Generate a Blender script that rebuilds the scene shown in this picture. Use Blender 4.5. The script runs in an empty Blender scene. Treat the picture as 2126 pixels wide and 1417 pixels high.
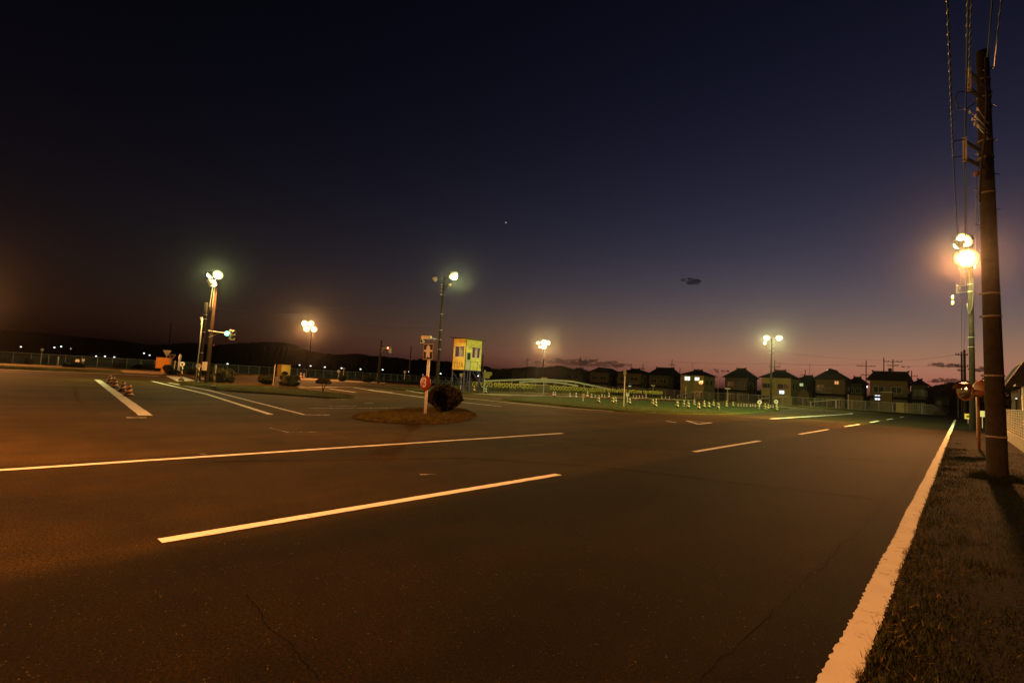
import bpy, math, random
import numpy as np
from mathutils import Matrix, Vector, Quaternion
random.seed(7); RNG = np.random.default_rng(7)
sc = bpy.context.scene
COL = sc.collection
R = math.radians
pi = math.pi

# ------------------------------------------------------------------ camera
# world: +Y runs along the near road, +X to its right, camera stands at the origin 1.6 m up
PW, PH, FPX, HCAM = 2126.0, 1417.0, 1057.0, 1.6
ROLL, PITCH, YAW = R(3.2705), R(4.4957), R(-41.507)
_f0 = Vector((math.sin(YAW), math.cos(YAW), 0)); _r0 = Vector((math.cos(YAW), -math.sin(YAW), 0)); _z = Vector((0, 0, 1))
CF = _f0*math.cos(PITCH)+_z*math.sin(PITCH); _u0 = _z*math.cos(PITCH)-_f0*math.sin(PITCH)
CR = _r0*math.cos(ROLL)+_u0*math.sin(ROLL); CU = _u0*math.cos(ROLL)-_r0*math.sin(ROLL)
CP = Vector((0, 0, HCAM))
cd = bpy.data.cameras.new('camera'); cd.lens = 36*FPX/PW; cd.sensor_width = 36; cd.clip_start = 0.05; cd.clip_end = 20000
cam = bpy.data.objects.new('camera', cd); COL.objects.link(cam); sc.camera = cam
cam.matrix_world = Matrix(((CR.x, CU.x, -CF.x, CP.x), (CR.y, CU.y, -CF.y, CP.y), (CR.z, CU.z, -CF.z, CP.z), (0, 0, 0, 1)))

# ------------------------------------------------------------------ sky (dusk, sun already below the horizon)
SUN_AZ = R(-1.0)
w = bpy.data.worlds.new('World'); sc.world = w; w.use_nodes = True
nt = w.node_tree; bg = nt.nodes['Background']
sky = nt.nodes.new('ShaderNodeTexSky'); sky.sky_type = 'NISHITA'; sky.sun_disc = False
sky.sun_elevation = R(-3.2); sky.sun_rotation = SUN_AZ
gm = nt.nodes.new('ShaderNodeGamma'); gm.inputs[1].default_value = 2.0
sep = nt.nodes.new('ShaderNodeSeparateColor'); cmb = nt.nodes.new('ShaderNodeCombineColor')
nt.links.new(sky.outputs[0], gm.inputs[0]); nt.links.new(gm.outputs[0], sep.inputs[0])
def wmath(op, a, b):
    n = nt.nodes.new('ShaderNodeMath'); n.operation = op
    for i, v in enumerate((a, b)):
        if isinstance(v, (int, float)): n.inputs[i].default_value = v
        else: nt.links.new(v, n.inputs[i])
    return n.outputs[0]
Rr, Gg, Bb = sep.outputs[0], sep.outputs[1], sep.outputs[2]
nt.links.new(wmath('MAXIMUM', wmath('SUBTRACT', wmath('MULTIPLY', Rr, 1.68), wmath('MULTIPLY', Bb, .10)), 0.0), cmb.inputs[0])
nt.links.new(wmath('ADD', wmath('MULTIPLY', Gg, .72), wmath('MULTIPLY', Rr, .45)), cmb.inputs[1])
nt.links.new(wmath('ADD', wmath('MULTIPLY', Bb, 1.08), wmath('MULTIPLY', Rr, .40)), cmb.inputs[2])
nt.links.new(cmb.outputs[0], bg.inputs[0]); bg.inputs[1].default_value = 1.1

vs = sc.view_settings
vs.view_transform = 'Standard'; vs.look = 'None'; vs.exposure = 0.0; vs.gamma = 1.0; vs.use_curve_mapping = False
sc.cycles.use_denoising = True
sc.cycles.max_bounces = 6; sc.cycles.volume_bounces = 0; sc.cycles.transparent_max_bounces = 16
sc.cycles.sample_clamp_indirect = 3.0

# lamp strengths (radiant intensity, arbitrary units)
SODIUM = (1.0, 0.37, 0.10); MERCURY = (0.93, 1.0, 0.36)

# ------------------------------------------------------------------ pixel -> world helpers
def ray(px, py): return CF + CR*((px-1063)/FPX) - CU*((py-708.5)/FPX)
def G(px, py, z=0.0):
    d = ray(px, py); t = (z-HCAM)/d.z; return CP+d*t
def at(px, py, depth): return CP+ray(px, py)*depth
def onX(px, py, X):
    d = ray(px, py); return CP+d*(X/d.x)
def onY(px, py, Y):
    d = ray(px, py); return CP+d*(Y/d.y)
def gd(px, depth, z=0.0):
    a = (px-1063)/FPX; b = ((HCAM-z)/depth+CF.z+CR.z*a)/CU.z
    return CP+(CF+CR*a-CU*b)*depth
def zat(p, py):
    """height of the image row py on the vertical through ground point p"""
    lo, hi = -5.0, 80.0
    for _ in range(40):
        m = (lo+hi)/2; q = Vector((p.x, p.y, m))-CP
        y = 708.5-FPX*q.dot(CU)/q.dot(CF)
        if y > py: lo = m
        else: hi = m
    return (lo+hi)/2

# ------------------------------------------------------------------ materials
MATS = {}
def mat(name, col, rough=.7, var=.25, scale=3.0, bump=0.0, bscale=60.0, metal=0.0, spec=.35, coord='Object'):
    if name in MATS: return MATS[name]
    m = bpy.data.materials.new(name); m.use_nodes = True; t = m.node_tree; b = t.nodes['Principled BSDF']
    b.inputs['Roughness'].default_value = rough; b.inputs['Metallic'].default_value = metal
    b.inputs['Specular IOR Level'].default_value = spec
    tc = t.nodes.new('ShaderNodeTexCoord'); n = t.nodes.new('ShaderNodeTexNoise'); n.inputs['Scale'].default_value = scale
    n.inputs['Detail'].default_value = 6; n.inputs['Roughness'].default_value = .65
    t.links.new(tc.outputs[coord], n.inputs['Vector'])
    mx = t.nodes.new('ShaderNodeMix'); mx.data_type = 'RGBA'
    mx.inputs[6].default_value = (*[max(0, c*(1-var)) for c in col], 1); mx.inputs[7].default_value = (*[min(1, c*(1+var)) for c in col], 1)
    rp = t.nodes.new('ShaderNodeMapRange'); rp.inputs[1].default_value = .3; rp.inputs[2].default_value = .7
    t.links.new(n.outputs[0], rp.inputs[0]); t.links.new(rp.outputs[0], mx.inputs[0]); t.links.new(mx.outputs[2], b.inputs['Base Color'])
    if bump:
        n2 = t.nodes.new('ShaderNodeTexNoise'); n2.inputs['Scale'].default_value = bscale; n2.inputs['Detail'].default_value = 3
        t.links.new(tc.outputs[coord], n2.inputs['Vector'])
        bp = t.nodes.new('ShaderNodeBump'); bp.inputs['Strength'].default_value = bump; bp.inputs['Distance'].default_value = .02
        t.links.new(n2.outputs[0], bp.inputs['Height']); t.links.new(bp.outputs[0], b.inputs['Normal'])
    MATS[name] = m; return m
def emit(name, col, strength):
    if name in MATS: return MATS[name]
    m = bpy.data.materials.new(name); m.use_nodes = True; t = m.node_tree; t.nodes.remove(t.nodes['Principled BSDF'])
    e = t.nodes.new('ShaderNodeEmission'); e.inputs[0].default_value = (*col, 1); e.inputs[1].default_value = strength
    t.links.new(e.outputs[0], t.nodes['Material Output'].inputs[0]); MATS[name] = m; m.cycles.emission_sampling = 'NONE'; return m
def stripes(name, c1, c2, turns, pitch, tilt=1.0):
    """helical painted bands round the object's own Z axis"""
    if name in MATS: return MATS[name]
    m = bpy.data.materials.new(name); m.use_nodes = True; t = m.node_tree; b = t.nodes['Principled BSDF']; b.inputs['Roughness'].default_value = .55
    tc = t.nodes.new('ShaderNodeTexCoord'); s = t.nodes.new('ShaderNodeSeparateXYZ'); t.links.new(tc.outputs['Object'], s.inputs[0])
    def mth(op, a, b2=None):
        n = t.nodes.new('ShaderNodeMath'); n.operation = op
        for i, v in enumerate((a, b2)):
            if v is None: continue
            if isinstance(v, (int, float)): n.inputs[i].default_value = v
            else: t.links.new(v, n.inputs[i])
        return n.outputs[0]
    ang = mth('MULTIPLY', mth('ARCTAN2', s.outputs[1], s.outputs[0]), turns*tilt/(2*pi))
    fr = mth('FRACT', mth('ADD', mth('DIVIDE', s.outputs[2], pitch), mth('ADD', ang, 10.0)))
    st = mth('GREATER_THAN', fr, .5)
    n = t.nodes.new('ShaderNodeTexNoise'); n.inputs['Scale'].default_value = 14; t.links.new(tc.outputs['Object'], n.inputs['Vector'])
    mx = t.nodes.new('ShaderNodeMix'); mx.data_type = 'RGBA'; mx.inputs[6].default_value = (*c1, 1); mx.inputs[7].default_value = (*c2, 1)
    t.links.new(st, mx.inputs[0])
    dm = t.nodes.new('ShaderNodeMix'); dm.data_type = 'RGBA'; dm.blend_type = 'MULTIPLY'; dm.inputs[0].default_value = .35
    t.links.new(mx.outputs[2], dm.inputs[6]); t.links.new(n.outputs[0], dm.inputs[7]); t.links.new(dm.outputs[2], b.inputs['Base Color'])
    MATS[name] = m; return m

def asphalt_mat():
    m = bpy.data.materials.new('asphalt'); m.use_nodes = True; t = m.node_tree; b = t.nodes['Principled BSDF']
    L = t.links.new
    tc = t.nodes.new('ShaderNodeTexCoord')
    def noise(scale, detail=4, rough=.6, vec=None):
        n = t.nodes.new('ShaderNodeTexNoise'); n.inputs['Scale'].default_value = scale; n.inputs['Detail'].default_value = detail; n.inputs['Roughness'].default_value = rough
        L(vec or tc.outputs['Object'], n.inputs['Vector']); return n.outputs[0]
    def rng(v, a, b_, c, d):
        n = t.nodes.new('ShaderNodeMapRange'); n.inputs[1].default_value = a; n.inputs[2].default_value = b_; n.inputs[3].default_value = c; n.inputs[4].default_value = d; L(v, n.inputs[0]); return n.outputs[0]
    def mth(op, a, b2):
        n = t.nodes.new('ShaderNodeMath'); n.operation = op
        for i, v in enumerate((a, b2)):
            if isinstance(v, (int, float)): n.inputs[i].default_value = v
            else: L(v, n.inputs[i])
        return n.outputs[0]
    mp = t.nodes.new('ShaderNodeMapping'); mp.inputs['Scale'].default_value = (1, .12, 1); L(tc.outputs['Object'], mp.inputs[0])
    big = rng(noise(.22, 5), .3, .7, .58, 1.42)
    mid = rng(noise(1.7, 6, .7), .3, .7, .78, 1.22)
    tyre = rng(noise(.75, 4, .6, mp.outputs[0]), .32, .68, .66, 1.24)
    fine = mth('MULTIPLY', rng(noise(46, 5, .85), .36, .64, .12, 1.95), rng(noise(120, 3, .7), .36, .64, .5, 1.5))
    sx = t.nodes.new('ShaderNodeSeparateXYZ'); L(tc.outputs['Object'], sx.inputs[0])
    # lanes were paved at different times: fresh strip by the verge, smooth lane, coarse lane
    wob = mth('ADD', sx.outputs[0], mth('MULTIPLY', mth('SUBTRACT', noise(.9, 4), .5), .25))
    lane = t.nodes.new('ShaderNodeValToRGB'); lane.color_ramp.interpolation = 'LINEAR'
    L(rng(wob, -20, 0, 0, 1), lane.inputs[0])
    cr = lane.color_ramp
    while len(cr.elements) > 1: cr.elements.remove(cr.elements[-1])
    cr.elements[0].position = 0; cr.elements[0].color = (1.0,)*3+(1,)
    for p, v in ((.485, .85), (.495, .46), (.70, .44), (.722, .50), (.735, .48), (.752, .15), (.945, .17), (.951, .115)):
        e = cr.elements.new(p); e.color = (v, v, v, 1)
    k = mth('MULTIPLY', mth('MULTIPLY', big, mid), mth('MULTIPLY', mth('MULTIPLY', tyre, fine), lane.outputs[0]))
    # pale aggregate specks
    vo = t.nodes.new('ShaderNodeTexVoronoi'); vo.inputs['Scale'].default_value = 42; L(tc.outputs['Object'], vo.inputs['Vector'])
    sp = mth('MULTIPLY', mth('LESS_THAN', vo.outputs['Distance'], .15), rng(noise(14, 2), .52, .68, 0, .8))
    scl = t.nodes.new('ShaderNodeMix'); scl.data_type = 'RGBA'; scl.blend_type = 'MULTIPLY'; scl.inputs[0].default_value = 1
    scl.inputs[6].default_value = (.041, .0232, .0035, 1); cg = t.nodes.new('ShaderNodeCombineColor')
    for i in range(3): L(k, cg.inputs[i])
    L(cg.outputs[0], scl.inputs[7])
    mx = t.nodes.new('ShaderNodeMix'); mx.data_type = 'RGBA'; L(sp, mx.inputs[0]); L(scl.outputs[2], mx.inputs[6]); mx.inputs[7].default_value = (.17, .13, .08, 1)
    L(mx.outputs[2], b.inputs['Base Color']); b.inputs['Roughness'].default_value = .88; b.inputs['Specular IOR Level'].default_value = .035
    bp = t.nodes.new('ShaderNodeBump'); bp.inputs['Strength'].default_value = .55; bp.inputs['Distance'].default_value = .012
    L(noise(70, 4, .8), bp.inputs['Height']); L(bp.outputs[0], b.inputs['Normal'])
    return m
M_ASPH = asphalt_mat()
def paint_mat(name, wear, col=(.72, .69, .62)):
    """road paint with worn-through specks"""
    m = bpy.data.materials.new(name); m.use_nodes = True; t = m.node_tree; b = t.nodes['Principled BSDF']; L = t.links.new
    tc = t.nodes.new('ShaderNodeTexCoord'); n = t.nodes.new('ShaderNodeTexNoise'); n.inputs['Scale'].default_value = 7; n.inputs['Detail'].default_value = 8; n.inputs['Roughness'].default_value = .75
    L(tc.outputs['Object'], n.inputs['Vector'])
    r = t.nodes.new('ShaderNodeMapRange'); r.inputs[1].default_value = wear-.04; r.inputs[2].default_value = wear+.05; L(n.outputs[0], r.inputs[0])
    n3 = t.nodes.new('ShaderNodeTexNoise'); n3.inputs['Scale'].default_value = 2.2; n3.inputs['Detail'].default_value = 5; L(tc.outputs['Object'], n3.inputs['Vector'])
    dirt = t.nodes.new('ShaderNodeMix'); dirt.data_type = 'RGBA'; dirt.inputs[6].default_value = (*col, 1); dirt.inputs[7].default_value = (*[c*.68 for c in col], 1); L(n3.outputs[0], dirt.inputs[0])
    mx = t.nodes.new('ShaderNodeMix'); mx.data_type = 'RGBA'; L(r.outputs[0], mx.inputs[0]); L(dirt.outputs[2], mx.inputs[6]); mx.inputs[7].default_value = (.06, .05, .04, 1)
    L(mx.outputs[2], b.inputs['Base Color']); b.inputs['Roughness'].default_value = .8; b.inputs['Specular IOR Level'].default_value = .12
    bp = t.nodes.new('ShaderNodeBump'); bp.inputs['Strength'].default_value = .3; bp.inputs['Distance'].default_value = .01; L(n.outputs[0], bp.inputs['Height']); L(bp.outputs[0], b.inputs['Normal'])
    return m
M_PAINT = paint_mat('road_paint', .63); M_PAINTW = paint_mat('worn_road_paint', .50); M_PAINTVW = paint_mat('very_worn_road_paint', .43)
M_GRASS = mat('lawn', (.052, .064, .014), .95, .5, .9, .8, 25, 0, .03)
M_DRYGR = mat('dry_lawn', (.12, .088, .03), .95, .5, 1.1, .8, 25, 0, .03)
M_SOIL = mat('soil', (.10, .072, .040), .95, .4, 1.2, .6, 18, 0, .03)
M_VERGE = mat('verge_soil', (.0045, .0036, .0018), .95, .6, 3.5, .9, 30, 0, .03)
M_FIELD = mat('field', (.02, .022, .010), .95, .5, .12, 0, 1, 0, .02)
M_GRAVEL = mat('gravel', (.20, .155, .095), .95, .4, 1.5, .7, 20, 0, .03)
M_WOOD = mat('hill_forest', (.006, .0065, .0035), .95, .5, .05, 0, 1, 0, 0)
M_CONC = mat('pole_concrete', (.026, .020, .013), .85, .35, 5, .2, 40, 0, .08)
M_WALLC = mat('wall_concrete', (.30, .27, .20), .85, .4, 2.2, .3, 30)
M_STEEL = mat('galvanised_steel', (.42, .40, .36), .5, .2, 9, 0, 1, .4)
M_DSTEEL = mat('dark_steel', (.05, .045, .04), .6, .3, 9)
M_WHITE = mat('white_paint', (.74, .72, .68), .45, .12, 6)
M_CREAM = mat('cream_enamel', (.50, .46, .34), .5, .2, 6)
M_BLACK = mat('black_paint', (.012, .012, .012), .5, .2, 6)
M_RED = mat('red_paint', (.33, .035, .025), .5, .2, 8)
M_ORANGE = mat('orange_paint', (.24, .075, .015), .5, .25, 6)
M_YELLOW = mat('yellow_paint', (.62, .48, .10), .6, .25, 4)
M_BLUE = mat('blue_steel', (.035, .05, .17), .5, .3, 6)
M_CABLE = mat('cable', (.02, .018, .016), .6, .2, 5)
M_PORC = mat('porcelain', (.62, .58, .50), .25, .1, 5)
M_CRACK = mat('crack', (.004, .003, .002), .95, .3, 8, 0, 1, 0, 0)
M_GLASSD = mat('dark_window', (.03, .032, .04), .12, .3, 2, spec=.6)
M_TYRE = mat('painted_tyre', (.50, .43, .06), .7, .35, 5)
M_TYREB = mat('black_tyre', (.02, .02, .02), .8, .3, 5)
M_BARK = mat('bark', (.05, .035, .022), .9, .4, 12, .6, 40)
M_LEAF = mat('clipped_leaves', (.075, .058, .022), .85, .6, 9, 0, 1, 0, .1)
M_LEAFG = mat('green_leaves', (.022, .026, .012), .85, .6, 9, 0, 1, 0, .1)
M_BLADE = mat('grass_blades', (.017, .022, .006), .9, .8, 16, 0, 1, 0, .03)
M_BLADED = mat('dry_blades', (.075, .052, .018), .9, .7, 16, 0, 1, 0, .03)

# ------------------------------------------------------------------ mesh helpers
class MB:
    def __init__(s): s.v = []; s.f = []
    def add(s, vs_, fs_):
        o = len(s.v); s.v += [tuple(x) for x in vs_]; s.f += [tuple(i+o for i in f) for f in fs_]; return s
    def box(s, c, d, rz=0.0, M=None):
        cx, cy, cz = c; hx, hy, hz = d[0]/2, d[1]/2, d[2]/2; ca, sa = math.cos(rz), math.sin(rz); vv = []
        for z in (-hz, hz):
            for x, y in ((-hx, -hy), (hx, -hy), (hx, hy), (-hx, hy)):
                p = Vector((x, y, z))
                if M is not None: p = M @ p; vv.append((cx+p.x, cy+p.y, cz+p.z))
                else: vv.append((cx+x*ca-y*sa, cy+x*sa+y*ca, cz+z))
        return s.add(vv, [(3, 2, 1, 0), (4, 5, 6, 7), (0, 1, 5, 4), (1, 2, 6, 5), (2, 3, 7, 6), (3, 0, 4, 7)])
    def cyl(s, p0, p1, r0, r1=None, n=10):
        if r1 is None: r1 = r0
        p0 = Vector(p0); p1 = Vector(p1); d = (p1-p0).normalized()
        a = d.orthogonal().normalized(); b = d.cross(a); vv = []
        for p, r in ((p0, r0), (p1, r1)):
            for i in range(n):
                t = 2*pi*i/n; vv.append(p+(a*math.cos(t)+b*math.sin(t))*r)
        return s.add(vv, [(i, (i+1) % n, n+(i+1) % n, n+i) for i in range(n)]+[tuple(range(n-1, -1, -1)), tuple(range(n, 2*n))])
    def tube(s, pts, r, n=6):
        pts = [Vector(p) for p in pts]; vv = []; ff = []; prev = None
        for i, p in enumerate(pts):
            d = (pts[min(i+1, len(pts)-1)]-pts[max(i-1, 0)]).normalized()
            if prev is None: a = d.orthogonal().normalized()
            else: a = (prev-d*prev.dot(d)).normalized()
            prev = a; b = d.cross(a)
            for k in range(n):
                t = 2*pi*k/n; vv.append(p+(a*math.cos(t)+b*math.sin(t))*r)
        for i in range(len(pts)-1):
            for k in range(n): ff.append((i*n+k, i*n+(k+1) % n, (i+1)*n+(k+1) % n, (i+1)*n+k))
        ff += [tuple(range(n-1, -1, -1)), tuple(range((len(pts)-1)*n, len(pts)*n))]
        return s.add(vv, ff)
    def lathe(s, prof, n=14, o=(0, 0, 0), M=None):
        vv = []; ff = []; o = Vector(o)
        for r, z in prof:
            for k in range(n):
                t = 2*pi*k/n; p = Vector((r*math.cos(t), r*math.sin(t), z))
                if M is not None: p = M @ p
                vv.append(o+p)
        m = len(prof)
        for i in range(m-1):
            for k in range(n): ff.append((i*n+k, i*n+(k+1) % n, (i+1)*n+(k+1) % n, (i+1)*n+k))
        ff += [tuple(range(n-1, -1, -1)), tuple(range((m-1)*n, m*n))]
        return s.add(vv, ff)
    def prism(s, poly, z0, z1):
        n = len(poly); vv = [(x, y, z0) for x, y in poly]+[(x, y, z1) for x, y in poly]
        return s.add(vv, [tuple(range(n-1, -1, -1)), tuple(range(n, 2*n))]+[(i, (i+1) % n, n+(i+1) % n, n+i) for i in range(n)])
    def plate(s, poly, M, t):
        """flat outline (u,v) extruded by t along -w in the frame M (4x4: u,v,w)"""
        n = len(poly); vv = [M @ Vector((u, v, 0)) for u, v in poly]+[M @ Vector((u, v, -t)) for u, v in poly]
        return s.add(vv, [tuple(range(n)), tuple(range(2*n-1, n-1, -1))]+[(i, n+i, n+(i+1) % n, (i+1) % n) for i in range(n)])
    def build(s, name, m, parent=None, smooth=False):
        me = bpy.data.meshes.new(name); me.from_pydata(s.v, [], s.f); me.update()
        if smooth: me.polygons.foreach_set('use_smooth', [True]*len(me.polygons))
        me.materials.append(m); o = bpy.data.objects.new(name, me); COL.objects.link(o)
        if parent is not None: o.parent = parent
        return o
def npmesh(name, V, F, m, parent=None):
    me = bpy.data.meshes.new(name); nf, k = F.shape
    me.vertices.add(len(V)); me.vertices.foreach_set('co', np.ascontiguousarray(V, dtype=np.float32).ravel())
    me.loops.add(nf*k); me.loops.foreach_set('vertex_index', np.ascontiguousarray(F, dtype=np.int32).ravel())
    me.polygons.add(nf); me.polygons.foreach_set('loop_start', np.arange(0, nf*k, k, dtype=np.int32))
    me.update(calc_edges=True); me.materials.append(m)
    o = bpy.data.objects.new(name, me); COL.objects.link(o)
    if parent is not None: o.parent = parent
    return o
def tag(o, label, cat, group=None, kind=None):
    o['label'] = label
    if cat: o['category'] = cat
    if group: o['group'] = group
    if kind: o['kind'] = kind
    return o
def thing(name, label, cat, loc=(0, 0, 0), rz=0.0, group=None):
    o = bpy.data.objects.new(name, None); COL.objects.link(o); o.location = loc; o.rotation_euler = (0, 0, rz); o.empty_display_size = .2
    return tag(o, label, cat, group)
def dup(root, loc, rz, label, scale=None):
    r = root.copy(); COL.objects.link(r); r.location = loc; r.rotation_euler = (0, 0, rz); r['label'] = label
    if scale: r.scale = scale
    for ch in list(root.children):
        c = ch.copy(); COL.objects.link(c); c.parent = r
        for g in list(ch.children):
            d = g.copy(); COL.objects.link(d); d.parent = c
    return r
def struct(name, mb, m, parent=None, smooth=False):
    o = mb.build(name, m, parent, smooth)
    if parent is None: o['kind'] = 'structure'
    return o
def frame(o, n, up=Vector((0, 0, 1))):
    """4x4 with w = facing direction n, v = up-ish, u = right as seen by a viewer in front"""
    n = Vector(n).normalized(); u = up.cross(n).normalized(); v = n.cross(u)
    return Matrix(((u.x, v.x, n.x, o[0]), (u.y, v.y, n.y, o[1]), (u.z, v.z, n.z, o[2]), (0, 0, 0, 1)))
def circle(r, n=20, a0=0.0): return [(r*math.cos(a0+2*pi*i/n), r*math.sin(a0+2*pi*i/n)) for i in range(n)]
def glyph(text, size, M, m, parent, name='numeral'):
    """flat raised numeral on the plane of M"""
    cu = bpy.data.curves.new('glyph', 'FONT'); cu.body = text; cu.size = size; cu.align_x = 'CENTER'; cu.align_y = 'CENTER'; cu.extrude = .002; cu.offset = .006*size/.3
    ob = bpy.data.objects.new('glyph', cu); COL.objects.link(ob)
    dg = bpy.context.evaluated_depsgraph_get(); me = bpy.data.meshes.new_from_object(ob.evaluated_get(dg)); me.name = name
    bpy.data.objects.remove(ob); bpy.data.curves.remove(cu); me.transform(M); me.materials.clear(); me.materials.append(m)
    o = bpy.data.objects.new(name, me); COL.objects.link(o); o.parent = parent; return o

# ================================================================== THE SETTING
g = MB(); g.add([(-1500, -1500, -.06), (1500, -1500, -.06), (1500, 1500, -.06), (-1500, 1500, -.06)], [(0, 1, 2, 3)])
struct('ground', g, M_FIELD)
# course pavement
pv = MB(); pv.add([(-104, -40, 0), (-.44, -40, 0), (-.44, 109, 0), (-104, 109, 0)], [(0, 1, 2, 3)])
ROAD = struct('asphalt_pavement', pv, M_ASPH)

def ribbon(pts, width, z=.004, jag=0.0, step=None, wob=0.0):
    """painted line along ground points, with slightly ragged edges"""
    P = [Vector((p[0], p[1], 0)) for p in pts]
    if step:
        Q = []
        for a, b in zip(P[:-1], P[1:]):
            n = max(1, int((b-a).length/step)); Q += [a+(b-a)*(i/n) for i in range(n)]
        P = Q+[P[-1]]
    mb = MB(); vv = []
    ph = random.random()*10; acc = 0
    for i, p in enumerate(P):
        d = (P[min(i+1, len(P)-1)]-P[max(i-1, 0)]).normalized(); nrm = Vector((-d.y, d.x, 0)); acc += (P[i]-P[i-1]).length if i else 0
        wv = wob*(math.sin(acc*1.9+ph)+.6*math.sin(acc*.83+2*ph))
        for sgn in (1, -1): q = p+nrm*(sgn*width/2+wv+random.uniform(-jag, jag)); vv.append((q.x, q.y, z))
    mb.add(vv, [(2*i, 2*i+1, 2*i+3, 2*i+2) for i in range(len(P)-1)]); return mb
def mark(name, pix, width, m=None, jag=.008, step=.25, z=.004, wob=0.0):
    return ribbon([G(*p) for p in pix], width, z, jag, step, wob).build(name, m or M_PAINT, ROAD)
# edge line by the verge, dashed centre line, far lane line
ribbon([(-.54, -6), (-.54, 45)], .175, .004, .009, .035, .005).build('edge_line', paint_mat('edge_paint', .62, (.44, .41, .36)), ROAD)
ribbon([(-.54, 45), (-.54, 84)], .17, .004, .01, .5, .01).build('edge_line', M_PAINT, ROAD)
for y0, y1, jg in ((1.5, 7.55, .006), (13.75, 19.7, .006), (25.7, 32.3, .01), (37.6, 43.6, .01), (49.2, 55.2, .01), (61.4, 67, .01), (76, 81, .01), (-11, -5, .006)):
    ribbon([(-5.4, y0), (-5.4, y1)], .15, .004, jg, .12).build('lane_dash', M_PAINT, ROAD)
ribbon([(-9.85, -14), (-9.87, 13.9)], .145, .004, .008, .12, .008).build('lane_line', M_PAINT, ROAD)
arc = [(-10.24, 40), (-10.26, 60), (-10.3, 76), (-10.7, 80), (-11.6, 82.5), (-13, 84), (-18, 88), (-28, 92)]
ribbon(arc, .28, .004, .01, .5).build('lane_line', M_PAINT, ROAD)
# crossing roadway on the left
mark('stop_line', [(202, 788), (303, 862)], .34, jag=.012)
mark('worn_patch_mark', [(262, 866.5), (304, 866.5)], .16, M_PAINTW)
mark('lane_line', [(316, 791), (430, 818), (562, 860)], .2)
mark('kerb_line', [(350, 794), (430, 809), (540, 837), (632, 860.5)], .13, M_PAINT)
for pts, wd, mm in (
    ([(632, 860.5), (684, 861)], .16, M_PAINTW), ([(640, 847.4), (740, 847), (839, 846)], .10, M_PAINTW), ([(683, 842.7), (739, 843)], .10, M_PAINTW),
    ([(686, 829), (724, 828.8)], .16, M_PAINTW), ([(757, 836.8), (776, 837)], .14, M_PAINTW), ([(560, 888), (600, 897.2)], .05, M_PAINTVW), ([(596, 897), (660, 896)], .05, M_PAINTVW),
    ([(640, 804), (690, 802.8), (749, 804), (860, 810.5), (878, 812.5)], .3, M_PAINT), ([(683, 806.5), (738, 814)], .28, M_PAINT), ([(735, 804), (777, 811), (860, 822), (884, 825.2)], .24, M_PAINT),
    ([(764, 808.5), (816, 814.5)], .3, M_PAINT), ([(800, 799), (850, 799.8), (880, 803)], .3, M_PAINT), ([(820, 806.5), (880, 816)], .2, M_PAINT),
    ([(958, 825.4), (1060, 835.7), (1180, 847), (1275, 853)], .17, M_PAINT), ([(950, 833.7), (1041, 843.3)], .17, M_PAINT),
    ([(0, 771.5), (100, 774.4), (171, 777.8)], .22, M_PAINTW), ([(0, 766.5), (190, 774), (260, 777), (330, 780.5)], .7, M_PAINT),
    ([(1383, 873.8), (1404, 876.8)], .16, M_PAINT), ([(413, 784), (440, 790)], .5, M_PAINT), ([(395, 781.8), (436, 783)], .5, M_PAINT), ([(612, 801), (634, 803)], .6, M_PAINT), ([(622, 804.3), (700, 803.6)], .25, M_PAINT),
    ([(1600, 842), (1700, 849), (1800, 855.5), (1828, 856.8)], .25, M_PAINT), ([(412, 941), (432, 944.5)], .03, M_PAINTVW), ([(870, 985), (905, 984)], .03, M_PAINTVW), ([(1120, 819.5), (1131, 819)], .5, M_PAINT), ([(1119, 822.3), (1128, 822)], .5, M_PAINT)):
    mark('lane_line', pts, wd, mm)
tri = [G(1425, 873), G(1478, 877), G(1449, 880)]
mb = MB()
for a, b in ((0, 1), (1, 2), (2, 0)):
    q = ribbon([tri[a], tri[b]], .13, .004+.0015*a, .004, .3); mb.add(q.v, q.f)
mb.build('yield_triangle_mark', M_PAINT, ROAD)
hat = [G(344, 780), G(381, 781.8), G(405, 789.8), G(368, 791)]
mb = MB(); mb.add([(p.x, p.y, .006) for p in hat], [(0, 1, 2, 3)]); mb.build('painted_traffic_island', M_PAINT, ROAD)
# cracks and seams
def crack(pts, wmin, wmax, step, jit, m=M_CRACK, z=.0035):
    P = []
    for a, b in zip(pts[:-1], pts[1:]):
        a = Vector((a[0], a[1], 0)); b = Vector((b[0], b[1], 0)); n = max(1, int((b-a).length/step))
        P += [a+(b-a)*(i/n) for i in range(n)]
    mb = MB(); vv = []; off = 0
    for i, p in enumerate(P):
        d = (P[min(i+1, len(P)-1)]-P[max(i-1, 0)]).normalized(); nr = Vector((-d.y, d.x, 0)); off = off*.93+random.uniform(-jit, jit)
        wd = random.uniform(wmin, wmax)
        for sg in (1, -1): q = p+nr*(off+sg*wd/2); vv.append((q.x, q.y, z))
    mb.add(vv, [(2*i, 2*i+1, 2*i+3, 2*i+2) for i in range(len(P)-1)]); return mb.build('pavement_crack', m, ROAD)
crack([(-1.12, 2.0), (-1.05, 4.7), (-.95, 8.2), (-.82, 15), (-.76, 23)], .0015, .006, .04, .016)
crack([G(513, 1235), G(560, 1290), G(612, 1345), G(664, 1417)], .002, .007, .025, .010)
crack([(-9.3, 3.2), (-7.6, 7.2), (-5.6, 9.0), (-3.2, 9.8), (-1.0, 10.5)], .01, .03, .08, .02, mat('seam', (.008, .006, .003), .95, .3, 8, 0, 1, 0, 0))
crack([(-15.5, 6.2), (-9.9, 9.4), (-6.2, 13.5), (-1.0, 18.2)], .01, .03, .1, .02, mat('seam', (.008, .006, .003)))
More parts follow.
